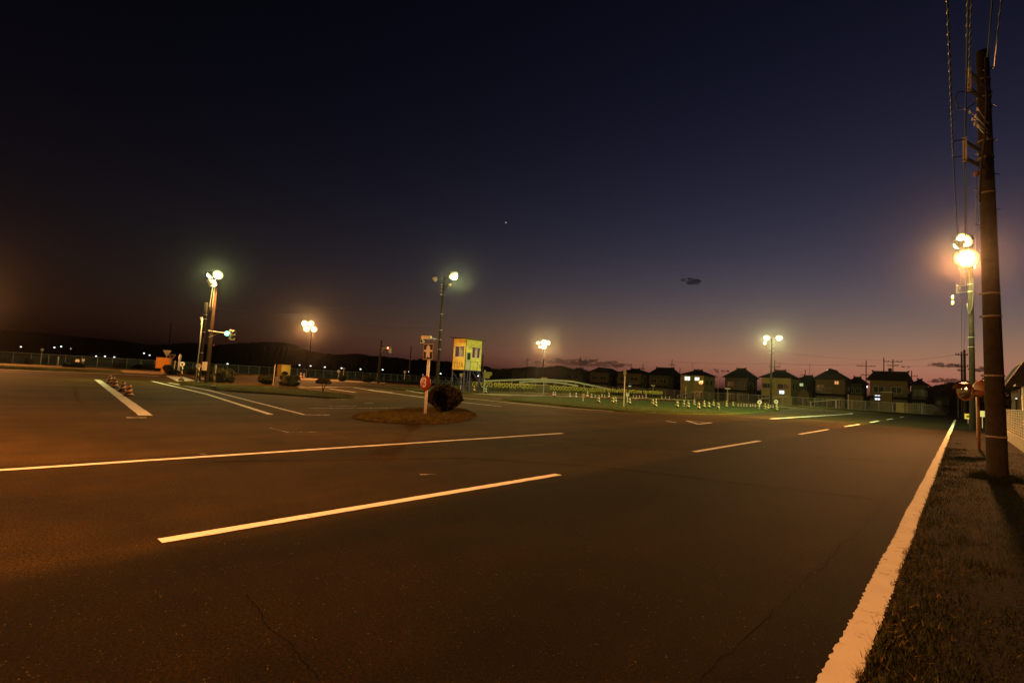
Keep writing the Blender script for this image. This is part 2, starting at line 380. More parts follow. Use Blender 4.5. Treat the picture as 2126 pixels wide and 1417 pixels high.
crack([G(150, 795), G(156, 815), G(172, 845)], .02, .06, .15, .04, mat('pale_scuff', (.10, .07, .03), .95, .5, 22, 0, 1, 0, 0))
def island(name, pts, h, m, kerb=None, sink=.08):
    """low raised bed with a rounded edge"""
    P = [Vector((p[0], p[1], 0)) for p in pts]; c = sum(P, Vector())/len(P)
    n = len(P); D = []
    for i in range(n):          # densify (catmull-rom)
        p0, p1, p2, p3 = P[i-1], P[i], P[(i+1) % n], P[(i+2) % n]
        for k in range(6):
            t = k/6; D.append(.5*((2*p1)+(p2-p0)*t+(2*p0-5*p1+4*p2-p3)*t*t+(3*p1-p0-3*p2+p3)*t**3))
    mb = MB(); rings = ((1.0, -sink), (1.0, h*.45), (.97, h*.85), (.9, h)); N = len(D); vv = []
    for s_, z in rings:
        for p in D: q = c+(p-c)*s_; vv.append((q.x+random.uniform(-.02, .02), q.y+random.uniform(-.02, .02), z+random.uniform(-.01, .01)))
    ff = [(r*N+i, r*N+(i+1) % N, (r+1)*N+(i+1) % N, (r+1)*N+i) for r in range(3) for i in range(N)]
    vv.append((c.x, c.y, h*1.05)); ff += [(3*N+i, 3*N+(i+1) % N, 4*N) for i in range(N)]
    mb.add(vv, ff); o = struct(name, mb, m, smooth=True); return o, D
I1pts = [G(*p) for p in ((738, 866), (800, 875.5), (870, 879.5), (930, 877), (968, 870.5), (981, 862.5), (964, 854.5), (925, 850), (865, 851.5), (790, 858))]
isl1, D1 = island('grass_island', I1pts, .07, M_DRYGR)
I2pts = [G(*p) for p in ((1040, 829.5), (1120, 838), (1200, 846), (1300, 854.5), (1440, 860), (1540, 858.5), (1610, 852.5), (1640, 849), (1600, 846), (1500, 840), (1400, 835), (1300, 830.5), (1200, 826.5), (1110, 825))]
isl2, D2 = island('lawn', I2pts, .10, M_GRASS)
isl3, D3 = island('planting_strip', [G(*p) for p in ((372, 798), (430, 806.5), (480, 813), (560, 818), (640, 823.5), (700, 827.5), (735, 827), (705, 819), (640, 812), (580, 806), (500, 801), (430, 797))], .10, M_GRASS)
isl4, D4 = island('grass_bank', [(-83, -12), (-73, -10), (-70.5, 2), (-69.5, 9), (-70.5, 13.5), (-77, 15.2), (-84, 13), (-85, 4)], .32, M_DRYGR)
isl5, D5 = island('soil_patch', [G(*p) for p in ((1615, 851), (1660, 853), (1705, 853.5), (1690, 850.5), (1640, 848.4))], .07, M_SOIL)
for nm, x0, x1, y0, y1, mm, z in (('grass_margin', -108.5, -97, -60, 113, M_DRYGR, .05), ('grass_margin', -97, -4, 104, 113, M_GRASS, .05), ('grass_margin', -56, -42.5, 34, 102, M_GRASS, .06), ('dirt_track', -42.5, -37.5, 40, 98, M_GRAVEL, .012)):
    mb = MB(); nx = max(2, int((x1-x0)/1.2)); ny = max(2, int((y1-y0)/1.2))
    vv = [(x0+(x1-x0)*i/nx+(0 if i in (0, nx) and False else random.uniform(-.25, .25)), y0+(y1-y0)*j/ny, z+random.uniform(0, .05)) for j in range(ny+1) for i in range(nx+1)]
    mb.add(vv, [(j*(nx+1)+i, j*(nx+1)+i+1, (j+1)*(nx+1)+i+1, (j+1)*(nx+1)+i) for j in range(ny) for i in range(nx)])
    struct(nm, mb, mm, smooth=True)
for pts, mm in (([(192, 762.5), (300, 767), (352, 772.5), (335, 777.5), (262, 773.5), (205, 770)], M_GRAVEL), ([(612, 781.5), (680, 784), (720, 788), (800, 793.5), (800, 796), (700, 792.5), (620, 788.5)], M_GRAVEL)):  # second polygon is lamplit asphalt, its brightness painted in as gravel colour
    mb = MB(); mb.add([(p.x, p.y, .008) for p in [G(*q) for q in pts]], [tuple(range(len(pts)))]); struct('gravel_and_lit_patch', mb, mm)
# verge on the right
mb = MB(); xs = [-.47, -.40, -.3, 0, .4, .8, 1.2, 1.6, 2.4, 9]; ys = [-8+.5*i for i in range(60)]+[22+3*i for i in range(32)]
vv = []
for y in ys:
    for i, x in enumerate(xs): vv.append((x+random.uniform(-.02, .02), y, (-.02, .012, .03, .04, .05, .05, .06, .06, .06, .06)[i]+random.uniform(-.01, .012)))
nx = len(xs); mb.add(vv, [(j*nx+i, j*nx+i+1, (j+1)*nx+i+1, (j+1)*nx+i) for j in range(len(ys)-1) for i in range(nx-1)])
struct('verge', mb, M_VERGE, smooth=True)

# grass blades (uncountable)
def blades(name, label, X, Y, Z, hmin, hmax, wid, m, lean=.6):
    n = len(X); h = RNG.uniform(hmin, hmax, n); a = RNG.uniform(0, 2*pi, n); ln = RNG.uniform(.1, lean, n)*h; b = RNG.uniform(0, 2*pi, n)
    dx = np.cos(a)*wid/2*RNG.uniform(.6, 1.3, n); dy = np.sin(a)*wid/2*RNG.uniform(.6, 1.3, n)
    V = np.empty((n, 3, 3)); V[:, 0] = np.stack([X-dx, Y-dy, Z], 1); V[:, 1] = np.stack([X+dx, Y+dy, Z], 1)
    V[:, 2] = np.stack([X+np.cos(b)*ln, Y+np.sin(b)*ln, Z+h], 1)
    return tag(npmesh(name, V.reshape(-1, 3), np.arange(3*n).reshape(n, 3), m), label, 'grass', kind='stuff')
def clumpy(n, x0, x1, y0, y1, clump=.5, ysk=1.0):
    cx = RNG.uniform(x0, x1, n//40); cy = y0+(y1-y0)*RNG.uniform(0, 1, n//40)**ysk
    k = RNG.integers(0, len(cx), n); x = cx[k]+RNG.normal(0, clump*.25, n); y = cy[k]+RNG.normal(0, clump*.3, n)
    s = RNG.uniform(0, 1, n) < .4; x[s] = RNG.uniform(x0, x1, s.sum()); y[s] = y0+(y1-y0)*RNG.uniform(0, 1, s.sum())**ysk
    ok = (x > x0-.02) & (x < x1); return x[ok], y[ok]
x, y = clumpy(52000, -.43, 1.72, 1.8, 26, .34, 2.0); blades('grass', 'short green grass on the verge right of the white edge line', x, y, np.full(len(x), .02), .02, .085, .010, M_BLADE)
x, y = clumpy(20000, -.44, 1.72, 1.8, 45, .30, 1.9); blades('dry_grass', 'dry straw clippings scattered over the verge', x, y, np.full(len(x), .03), .012, .05, .008, M_BLADED, 2.2)
ang_ = RNG.uniform(0, 2*pi, 2600); rad_ = .2+np.abs(RNG.normal(0, .16, 2600))
blades('grass', 'tuft of longer weeds round the foot of the near utility pole', .6+rad_*np.cos(ang_), 15.8+rad_*np.sin(ang_), np.full(2600, .03), .05, .22, .010, M_BLADE, .8)
x, y = clumpy(2600, -.47, -.36, 2.2, 40, .12, 1.6); blades('dry_grass', 'grass ends creeping over the right edge of the white edge line', x, y, np.full(len(x), .005), .02, .07, .006, M_BLADED, 1.6)
def inpoly(P, n, z0, z1):
    xs_ = np.array([p.x for p in P]); ys_ = np.array([p.y for p in P]); X = RNG.uniform(xs_.min(), xs_.max(), n*3); Y = RNG.uniform(ys_.min(), ys_.max(), n*3)
    ins = np.zeros(n*3, bool); j = len(xs_)-1
    for i in range(len(xs_)):
        c = ((ys_[i] > Y) != (ys_[j] > Y)) & (X < (xs_[j]-xs_[i])*(Y-ys_[i])/(ys_[j]-ys_[i]+1e-9)+xs_[i]); ins ^= c; j = i
    X, Y = X[ins][:n], Y[ins][:n]; return X, Y, np.full(len(X), (z0+z1)/2)
x, y, z = inpoly(D1, 34000, .03, .07); blades('dry_grass', 'tan dry grass covering the small island under the arrow sign', x, y, z, .05, .17, .013, mat('island_blades', (.10, .080, .025), .9, .8, 5, 0, 1, 0, .03))
k_ = RNG.integers(0, len(D1), 6000); px_ = np.array([p.x for p in D1])[k_]; py_ = np.array([p.y for p in D1])[k_]
blades('dry_grass', 'ragged straw fringe hanging over the rim of the arrow sign island', px_+RNG.normal(0, .10, 6000), py_+RNG.normal(0, .10, 6000), np.full(6000, .01), .03, .12, .014, mat('island_blades', (.10, .08, .025)), 1.2)
x, y, z = inpoly(D2, 60000, .06, .10); blades('grass', 'mown green grass of the lawn where the striped cones stand', x, y, z, .03, .09, .025, mat('lawn_blades', (.055, .072, .014), .8, .6, 8))
x, y, z = inpoly(D3, 22000, .06, .10); blades('grass', 'green grass of the strip under the clipped bushes', x, y, z, .03, .09, .022, mat('strip_blades', (.05, .055, .018), .8, .6, 8))
x, y, z = inpoly(D4, 16000, .2, .32); blades('dry_grass', 'yellow grass on the bank at the far left', x, y, z, .04, .12, .03, mat('bank_blades', (.13, .09, .03), .8, .5, 8))

# wooded hills behind everything
ridge = [(-900, 690), (-300, 682), (-60, 684), (0, 687), (60, 690), (130, 697), (200, 704), (240, 706), (300, 716), (345, 716), (390, 711), (420, 716), (450, 716), (490, 713), (540, 711), (585, 712), (610, 718), (640, 730), (690, 736), (740, 735), (765, 739), (800, 741), (830, 744), (852, 748), (872, 745), (900, 750), (940, 751), (985, 757), (1010, 761), (1026, 767), (1045, 765), (1076, 764), (1102, 760.5), (1118, 763), (1135, 762), (1158, 759), (1175, 762), (1210, 772), (1280, 785), (1400, 800), (1600, 812), (1800, 822), (1900, 812), (1925, 804), (1966, 796), (2000, 792), (2060, 795), (2130, 800), (2300, 800), (2900, 800)]
rx_ = np.array([p[0] for p in ridge]); ry_ = np.array([p[1] for p in ridge])
cols = np.arange(-900, 2901, 3.0); rows = 12; vv = []; ff = []
for j in range(rows):
    t = j/(rows-1); dep = 330+90*t
    for px in cols:
        py = np.interp(px, rx_, ry_); q = gd(px, 420); zt = 420/FPX*(731+.05714*px-py)*1.0+HCAM
        p = gd(px, dep); s_ = math.sin(min(1, t*1.12)*pi/2)**.8
        vv.append((p.x, p.y, -.5+zt*s_+(random.uniform(-.5, .9) if j > 1 else 0)))
for px in cols:
    p = gd(px, 470); vv.append((p.x, p.y, -1))
n = len(cols); ff = [(j*n+i, j*n+i+1, (j+1)*n+i+1, (j+1)*n+i) for j in range(rows) for i in range(n-1)]
mb = MB(); mb.add(vv, ff); struct('hills', mb, M_WOOD, smooth=True)

# ================================================================== LAMPS
def lamp_head(parent, pos, aim, kind, I, r=.26, dome=.9):
    """floodlight: bowl housing, wide glass rings whose emission imitates the glow round the lamp, and the burning bulb, in the parent's local space"""
    pos = Vector(pos); n = (Vector(aim)-pos).normalized(); q = Vector((0, 0, 1)).rotation_difference(n).to_matrix(); col = SODIUM if kind == 'sodium' else MERCURY
    rb = r*.62; hot = (1, .62, .26) if kind == 'sodium' else (.95, 1, .6)
    h = MB(); h.lathe([(.10, -.42), (.16, -.40), (.18, -.22), (r*.8, -.12), (r+.03, .02), (r+.03, .05), (r+.005, .05), (r+.005, 0)], 16, pos, q)
    hd = h.build('lamp_head', M_CREAM, parent, True)
    for nm, prof, c_, st in (('outer_glow_glass', [(r, .0), (r*.97, r*.2*dome), (r*.86, r*.38*dome)], col, 1.1), ('inner_glow_glass', [(r*.86, r*.38*dome), (r*.76, r*.48*dome), (rb, r*.58*dome)], hot, 3.0)):  # rings dim outward to imitate the glow round a lamp
        l = MB(); N = 18; vv = []
        for rr, zz in prof:
            for k in range(N): t = 2*pi*k/N; vv.append(pos+q @ Vector((rr*math.cos(t), rr*math.sin(t), zz)))
        l.add(vv, [(i*N+k, i*N+(k+1) % N, (i+1)*N+(k+1) % N, (i+1)*N+k) for i in range(len(prof)-1) for k in range(N)]); l.build(nm, emit(f'{kind}_{nm}', c_, st), hd, True)
    l = MB(); l.lathe([(rb, r*.58*dome), (rb*.9, r*.58*dome+rb*.4*dome), (rb*.6, r*.58*dome+rb*.75*dome), (.02, r*.58*dome+rb*.9*dome)], 16, pos, q)
    l.build('bulb', emit(f'{kind}_bulb', hot, 22), hd, True)
    ld = bpy.data.lights.new('lamp_light', 'SPOT'); ld.energy = 4*pi*I; ld.color = col; ld.shadow_soft_size = rb; ld.spot_size = R(172 if dome > .6 else 150); ld.spot_blend = .7
    lo = bpy.data.objects.new('lamp_light', ld); COL.objects.link(lo); lo.parent = hd; lo.location = pos+n*(r*1.25); lo.rotation_mode = 'QUATERNION'; lo.rotation_quaternion = Vector((0, 0, -1)).rotation_difference(n)
    return hd
def pole_mesh(h, r0, r1, n=16):
    mb = MB(); mb.lathe([(r0, -.3), (r0, 0)]+[(r0+(r1-r0)*i/6, h*i/6) for i in range(1, 7)]+[(r1*.6, h+.02)], n); return mb
def bands(parent, zs, h, r0, r1, m=M_STEEL):
    for z in zs:
        r = r0+(r1-r0)*z/h+.006; mb = MB(); mb.lathe([(r, z-.018), (r+.008, z-.018), (r+.008, z+.018), (r, z+.018)], 16); mb.box((-r-.02, 0, z), (.05, .04, .05)); mb.build('steel_band', m, parent)
def step_bolts(parent, z0, z1, dz, h, r0, r1, m=M_DSTEEL):
    z = z0; k = 0
    while z < z1:
        r = r0+(r1-r0)*z/h; s_ = 1 if k % 2 else -1; a = R(48); mb = MB()
        mb.cyl((s_*math.cos(a)*(r-.02), s_*math.sin(a)*(r-.02), z), (s_*math.cos(a)*(r+.2), s_*math.sin(a)*(r+.2), z+.01), .011, n=6)
        mb.build('step_bolt', m, parent); z += dz; k += 1

# --- lamp pole beside the left planting strip (twin concrete poles)
pA = gd(411, 41.5); hA = zat(pA, 628)
A = thing('lamp_pole', 'shorter concrete pole with conduit, left one of the pair by the green signal', 'pole', pA)
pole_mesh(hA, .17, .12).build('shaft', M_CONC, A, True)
mb = MB(); mb.tube([(.10, -.22, .1), (.09, -.2, 3), (.07, -.19, zat(pA, 660))], .05); mb.build('conduit', M_STEEL, A, True)
zz = zat(pA, 662); mb = MB(); mb.box((-.36, 0, zz+.1), (.5, .34, .10)); mb.box((-.30, 0, zz-.05), (.32, .3, .2)); mb.cyl((-.36, -.12, zz-.45), (-.30, .1, zz-.35), .17, .15); mb.build('loudspeaker', M_CREAM, A)
bands(A, [2.5, 4.2, zz, zz+.35], hA, .17, .12)
pA2 = gd(428, 43.0); hA2 = zat(pA2, 574)
A2 = thing('lamp_pole', 'tall floodlight pole behind the green traffic signal at left', 'pole', pA2)
pole_mesh(hA2, .17, .11).build('shaft', M_CONC, A2, True)
def loc(T, p): return Vector(p)-Vector(T.location)
for dx in (-.14, .16):
    mb = MB(); mb.tube([(dx*1.2, -.22, hA2-3.0), (dx*2.0, -.24, hA2-2.5), (dx*1.6, -.2, hA2-1.2), (dx, -.16, hA2-.2)], .035); mb.build('conduit', mat('conduit_grey', (.16, .14, .10), .6, .2, 6), A2, True)
LA1 = loc(A2, at(453, 570, 42.6)); LA2 = loc(A2, at(438, 569, 42.9)); LA3 = loc(A2, at(441, 587, 42.4))
mb = MB(); mb.cyl(LA2, LA1, .05); mb.cyl((0, 0, hA2-.1), (LA1+LA2)/2, .06); mb.cyl((0, 0, LA3.z), LA3, .05); mb.build('lamp_bracket', M_DSTEEL, A2)
lamp_head(A2, LA1, loc(A2, (-34, 5, 0)), 'mercury', 330, .40); lamp_head(A2, LA2, loc(A2, (-52, 8, 0)), 'mercury', 230, .32); lamp_head(A2, LA3, loc(A2, (-44, 27, 0)), 'sodium', 900, .32)
zz = zat(pA2, 760); mb = MB(); mb.box((.02, -.26, zz), (.5, .22, .72)); mb.box((.02, -.375, zz+.05), (.44, .015, .56)); mb.build('meter_box', M_CREAM, A2)

# --- lamp pole far left of centre
pB = gd(639, 101); hB = zat(pB, 676)
Bp = thing('lamp_pole', 'distant floodlight pole with an orange glow in front of the wooded hill', 'pole', pB)
pole_mesh(hB, .16, .11, 10).build('shaft', M_CONC, Bp, True)
LB = [loc(Bp, at(633, 671, 100.5)), loc(Bp, at(646, 671, 100.5)), loc(Bp, at(637, 682, 100.3)), loc(Bp, at(652, 683, 100.3))]
for k_ in (0, 2): mb = MB(); mb.cyl(LB[k_], LB[k_+1], .05); mb.build('lamp_bracket', M_DSTEEL, Bp)
for p, k, I in zip(LB, ('mercury', 'sodium', 'sodium', 'sodium'), (250, 1200, 1000, 600)): lamp_head(Bp, p, loc(Bp, (-70, 30, 0)), k, I, .62)

# --- lamp pole behind the round bush
pC = gd(906, 56); hC = zat(pC, 572)
Cp = thing('lamp_pole', 'tall pole with one lit white floodlight rising behind the arrow sign', 'pole', pC)
pole_mesh(hC, .19, .12).build('shaft', M_CONC, Cp, True)
LC = loc(Cp, at(941, 571, 55.7)); LC2 = loc(Cp, at(902, 580, 55.7))
mb = MB(); mb.box((0, 0, hC-.2), (.22, .22, .3)); mb.cyl(LC2, LC, .045); mb.cyl((0, 0, hC-.9), loc(Cp, at(928, 598, 55.8)), .035); mb.cyl(loc(Cp, at(928, 598, 55.8)), loc(Cp, at(933, 592, 55.8)), .035); mb.build('cross_arm', M_DSTEEL, Cp)
lamp_head(Cp, LC, loc(Cp, (-31, 38, 0)), 'mercury', 560, .52)
n_ = (Vector((-60, 30, 0))-pC-LC2).normalized(); q = Vector((0, 0, 1)).rotation_difference(n_).to_matrix(); mb = MB(); mb.lathe([(.1, -.35), (.17, -.3), (.28, 0), (.28, .05), (.02, .06)], 14, LC2, q); mb.build('unlit_lamp_head', M_CREAM, Cp, True)
mb = MB(); P_ = loc(Cp, at(934, 591, 55.8)); mb.lathe([(.08, -.15), (.14, -.1), (.2, .1), (.05, .12)], 12, P_); mb.build('unlit_lamp_head', M_CREAM, Cp, True)
for py in (592, 597, 604, 612): 
    mb = MB(); zz = zat(pC, py); mb.lathe([(.05, zz), (.08, zz+.03), (.08, zz+.1), (.03, zz+.14)], 8, (-.2, -.1, 0)); mb.build('insulator', M_PORC, Cp)
bands(Cp, [zat(pC, y_) for y_ in (612, 652, 685, 705, 725)], hC, .19, .12)

# --- lamp pole beyond the tyre wall
pD = gd(1125, 104); hD = zat(pD, 712)
Dp = thing('lamp_pole', 'far floodlight pole with a bright orange and white cluster above the tyre wall', 'pole', pD)
pole_mesh(hD, .16, .11, 10).build('shaft', M_CONC, Dp, True)
LD = [loc(Dp, at(1129, 710, 103.5)), loc(Dp, at(1137, 711, 103.5)), loc(Dp, at(1129, 719, 103.4)), loc(Dp, at(1117, 711.5, 103.6)), loc(Dp, at(1121, 719.5, 103.6))]
mb = MB(); mb.cyl(LD[3], LD[1], .05); mb.cyl(LD[4], LD[2], .05); mb.build('lamp_bracket', M_DSTEEL, Dp)
for p, k, I, r_ in zip(LD, ('mercury', 'mercury', 'sodium', 'mercury', 'sodium'), (420, 350, 1700, 110, 80), (.58, .52, .54, .3, .26)): lamp_head(Dp, p, loc(Dp, (-42, 62, 0)), k, I, r_)

# --- lamp pole before the houses
pE = gd(1600, 97); hE = zat(pE, 703)
Ep = thing('lamp_pole', 'floodlight pole with two white lamps in front of the houses', 'pole', pE)
pole_mesh(hE, .21, .13, 12).build('shaft', M_CONC, Ep, True)
LE = [loc(Ep, at(1592, 700, 96.5)), loc(Ep, at(1618, 700, 96.5)), loc(Ep, at(1588, 712, 96.6))]
mb = MB(); mb.cyl(LE[0]+Vector((0, 0, -.2)), LE[1]+Vector((0, 0, -.2)), .06); mb.cyl(LE[2], (0, 0, LE[2].z), .04); mb.tube([(0, 0, LE[2].z), loc(Ep, at(1609, 713, 96.6)), loc(Ep, at(1611, 709, 96.6))], .04); mb.build('cross_arm', M_DSTEEL, Ep)
lamp_head(Ep, LE[0], loc(Ep, (-28, 92, 0)), 'mercury', 800, .58); lamp_head(Ep, LE[1], loc(Ep, (-25, 94, 0)), 'mercury', 800, .58); lamp_head(Ep, LE[2], loc(Ep, (-34, 60, 0)), 'sodium', 220, .28)
for i_, py in enumerate((720, 724, 729, 733)):
    mb = MB(); zz = zat(pE, py); mb.lathe([(.05, zz), (.1, zz+.04), (.1, zz+.14), (.03, zz+.2)], 8, (-.25 if i_ % 2 else .25, -.1, 0)); mb.build('insulator', M_PORC, Ep)

# --- second utility pole by the road, carries the strong lamps
pF = Vector((.63, 49.6, 0)); hF = zat(pF, 488)
Fp = thing('utility_pole', 'utility pole carrying bright lamps, second along the road edge', 'pole', pF)
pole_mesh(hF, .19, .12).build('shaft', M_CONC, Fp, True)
dF = (pF-CP).dot(CF)
LF = [loc(Fp, at(2003, 498, dF-.6)), loc(Fp, at(1991, 508, dF-.6)), loc(Fp, at(2006, 535, dF-.9))]
mb = MB(); mb.cyl(LF[1], LF[0]+Vector((.5, 0, .1)), .05); mb.cyl((0, 0, LF[2].z-.1), LF[2]+Vector((0, 0, -.05)), .05); mb.cyl((0, 0, hF-.6), LF[0], .05); mb.build('lamp_bracket', M_DSTEEL, Fp)
lamp_head(Fp, LF[0], loc(Fp, (-12, 36, 2)), 'mercury', 650, .54, .5); lamp_head(Fp, LF[1], loc(Fp, (-22, 60, 0)), 'mercury', 3000, .40, .5); lamp_head(Fp, LF[2], loc(Fp, (-3.2, 22, 0)), 'sodium', 5000, .66, .2)
step_bolts(Fp, 3, hF-2, .55, hF, .19, .12)
bands(Fp, [zat(pF, y_) for y_ in (590, 605, 700, 720)], hF, .19, .12)
for py in (592, 606):
    zz = zat(pF, py); mb = MB(); mb.box((-.45, 0, zz), (.7, .06, .06)); mb.build('cable_bracket', mat('rusty_bracket', (.012, .009, .006), .8, .3, 9, 0, 1, 0, .1), Fp)
mb = MB(); zz = zat(pF, 598); mb.box((-.78, 0, zz), (.07, .07, .75)); mb.build('cable_bracket', mat('rusty_bracket', (.012, .009, .006), .8, .3, 9, 0, 1, 0, .1), Fp)
mb = MB(); mb.tube([(.1, -.2, zat(pF, 578)), (.12, -.22, zat(pF, 610)), (.05, -.24, zat(pF, 640)), (-.12, -.24, zat(pF, 652)), (-.2, -.2, zat(pF, 640)), (-.22, -.2, zat(pF, 630))], .03); mb.build('cable_loop', mat('cable_grey', (.06, .05, .04), .7), Fp, True)
for py in (617, 629):
    zz = zat(pF, py); mb = MB(); mb.lathe([(.03, zz-.2), (.09, zz-.18), (.09, zz+.18), (.03, zz+.2)], 10, (-1.02, -.1, 0)); mb.build('cable_closure', mat('closure_grey', (.12, .10, .07), .6), Fp, True)

# --- lamp poles standing just outside the view on the left (their light crosses the road)
def out_lamp(label, p, h, aim, I, r=.3, kind='sodium', reach=.7):
    t = thing('lamp_pole', label, 'pole', p); pole_mesh(h, .17, .11, 12).build('shaft', M_CONC, t, True)
    d = (Vector(aim)-Vector(p)); d.z = 0; d.normalize(); e = d*reach+Vector((0, 0, h-.1))
    mb = MB(); mb.tube([(0, 0, h-.6), d*.3+Vector((0, 0, h-.15)), e], .04); mb.build('lamp_bracket', M_DSTEEL, t)
    lamp_head(t, e, Vector(aim)-Vector(p), kind, I, r); return t
out_lamp('near sodium lamp pole left of the frame that lights the sign and road', (-11.3, -7.2, 0), 11, (-7, -4.5, 0), 2000, .3, 'sodium', 2.6)
pL = gd(-150, 62); out_lamp('sodium lamp pole past the left edge lighting the grass bank', pL, 8.2, (-77, 8, 0), 5200, .3)

# ================================================================== NEAR UTILITY POLE AND WIRES
pN = Vector((.60, 15.8, 0)); hN = zat(pN, 108)
Np = thing('utility_pole', 'thick concrete utility pole standing on the verge nearest the camera', 'pole', pN)
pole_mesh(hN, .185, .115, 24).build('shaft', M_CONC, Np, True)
dN = (pN-CP).dot(CF)
bands(Np, [zat(pN, y_) for y_ in (168, 205, 295, 330, 402, 610, 657, 780, 906)], hN, .185, .115, mat('band_steel', (.16, .13, .09), .55, .5, 30))
step_bolts(Np, zat(pN, 470), hN-1.2, .42, hN, .185, .115)
for ch in Np.children:                                             # the pole leans slightly towards the road
    for v_ in ch.data.vertices: v_.co.x -= .0144*v_.co.z; v_.co.y -= .0127*v_.co.z
def frame_bracket(parent, px, py0, py1, dep, pole_r, reach_px):
    """two arms from the pole and an upright channel carrying cables"""
    a = loc(parent, at(px, py0, dep)); b = loc(parent, at(px, py1, dep)); mb = MB()
    for t in (.18, .82):
        q = a.lerp(b, t); mb.box(((q.x)/2, q.y/2, q.z), ((Vector((q.x, q.y, 0)).length), .05, .06), math.atan2(q.y, q.x))
    o = mb.build('cable_bracket', M_STEEL, parent); m2 = MB(); m2.box(tuple((a+b)/2), (.07, .07, abs(a.z-b.z))); m2.build('bracket_upright', M_STEEL, o); return a, b
frame_bracket(Np, 2012, 140, 192, dN, .12, 30)
frame_bracket(Np, 2003, 285, 338, dN, .13, 30)
for py in (293, 327): q = loc(Np, at(1979, py, dN)); mb = MB(); mb.cyl(q, loc(Np, at(2003, py-4, dN)), .012); mb.build('side_arm', M_DSTEEL, Np)
for px, py in ((2014, 232), (2026, 240), (2024, 257), (2031, 262), (2020, 247), (2030, 226)):
    q = loc(Np, at(px, py, dN-.1)); mb = MB(); mb.lathe([(.008, -.035), (.022, -.03), (.022, -.006), (.014, 0), (.022, .006), (.018, .03), (.006, .035)], 10, q); mb.cyl(q, (q.x*.25, q.y*.25, q.z), .008); mb.build('insulator', M_PORC, Np, True)
mb = MB(); q = loc(Np, at(2027, 361, dN-.1)); mb.lathe([(.02, -.05), (.045, -.04), (.045, .04), (.02, .05)], 10, q); mb.build('insulator', M_ORANGE, Np, True)
mb = MB(); mb.tube([loc(Np, at(2012, 192, dN)), loc(Np, at(1990, 190, dN)), loc(Np, at(1983, 205, dN)), loc(Np, at(1990, 226, dN)), loc(Np, at(2005, 226, dN)), loc(Np, at(2024, 215, dN))], .012, 5); mb.build('jumper_wire', M_CABLE, Np, True)
mb = MB(); mb.tube([loc(Np, at(2046, 118, dN-.15)), loc(Np, at(2048, 210, dN-.18)), loc(Np, at(2044, 290, dN-.2)), loc(Np, at(2036, 350, dN-.2)), loc(Np, at(2034, 420, dN-.15))], .02, 6); mb.build('down_cable', M_CABLE, Np, True)

def wire(label, pts, r, spiral=None, sag=.25, group='overhead lines along the road'):
    """cable through support points with sag; optional wrapped hanger spiral over the stated span"""
    P = []
    for k, (a, b) in enumerate(zip(pts[:-1], pts[1:])):
        a = Vector(a); b = Vector(b); n = 24
        for i in range(n): t = i/n; p = a.lerp(b, t); p.z -= 4*sag*t*(1-t); P.append(p)
    P.append(Vector(pts[-1])); t_ = thing('overhead_wire', label, 'wire', P[0], group=group)
    o0 = P[0]; mb = MB(); mb.tube([p-o0 for p in P], r*.7, 6); mb.build('cable', M_CABLE, t_, True)
    if spiral:
        i0, i1, rr, turns = spiral; S = []
        for i in range(i0, i1):
            for k in range(turns*8):
                t = k/(turns*8); p = P[i].lerp(P[i+1], t); d = (P[i+1]-P[i]).normalized(); u = d.orthogonal().normalized(); v = d.cross(u); an = 2*pi*turns*t
                S.append(p-o0+(u*math.cos(an)+v*math.sin(an))*rr)
        m2 = MB(); m2.tube(S, .004, 4); m2.build('hanger_spiral', M_STEEL, t_, True)
    return t_
B1 = at(1979, 326, dN); B2 = at(2010, 188, dN); B3 = at(2002, 332, dN); B4 = at(2050, 118, dN); B5 = at(2006, 150, dN); B6 = at(2005, 318, dN); B7 = at(2028, 365, dN)
F1 = at(1997, 622, dF-.1); F2 = at(2004, 595, dF); F3 = at(2005, 606, dF); F4 = at(2022, 575, dF); F5 = at(2010, 590, dF)
B8 = at(2063, 140, dN); mb = MB(); mb.cyl(loc(Np, at(2042, 146, dN)), loc(Np, B8), .018, n=8); mb.build('side_arm', M_DSTEEL, Np)
P3 = Vector((.6, 97, 10.2))
def back(p, dx=0, dz=0): return Vector((p.x+dx, -19, p.z+dz))
wire('lowest black cable left of the near utility pole, wrapped in bright spiral rings', [back(B1, -.05, .2), B1, F1, P3+Vector((-.5, 0, -3.6))], .016, (14, 24, .015, 5), .22)
wire('cable with shiny spiral ending at the top bracket of the near pole', [back(B2, .15, .3), B2], .014, (13, 24, .015, 5), .2)
wire('second cable beside the shiny spiral at the top bracket', [back(B5, .0, .4), B5, F2], .014, (17, 23, .013, 4), .2)
wire('thin cable passing the middle bracket of the near pole', [back(B3, .1, .2), B3, F3, P3+Vector((-.3, 0, -2.6))], .012, None, .25)
wire('thin cable running just right of the middle bracket wire', [B6, F5, P3+Vector((-.3, 0, -1.8))], .010, None, .25)
wire('faint dotted drop wire close to the left side of the near pole', [B7, at(2024, 560, dF)], .008, (2, 22, .014, 5), .1)
wire('black cable at the right of the near pole top', [back(B4, .15, .4), B4], .02, None, .2)
wire('rightmost dark cable fading up past the near pole top', [back(B8, .2, .5), B8], .016, (8, 23, .013, 3), .2)
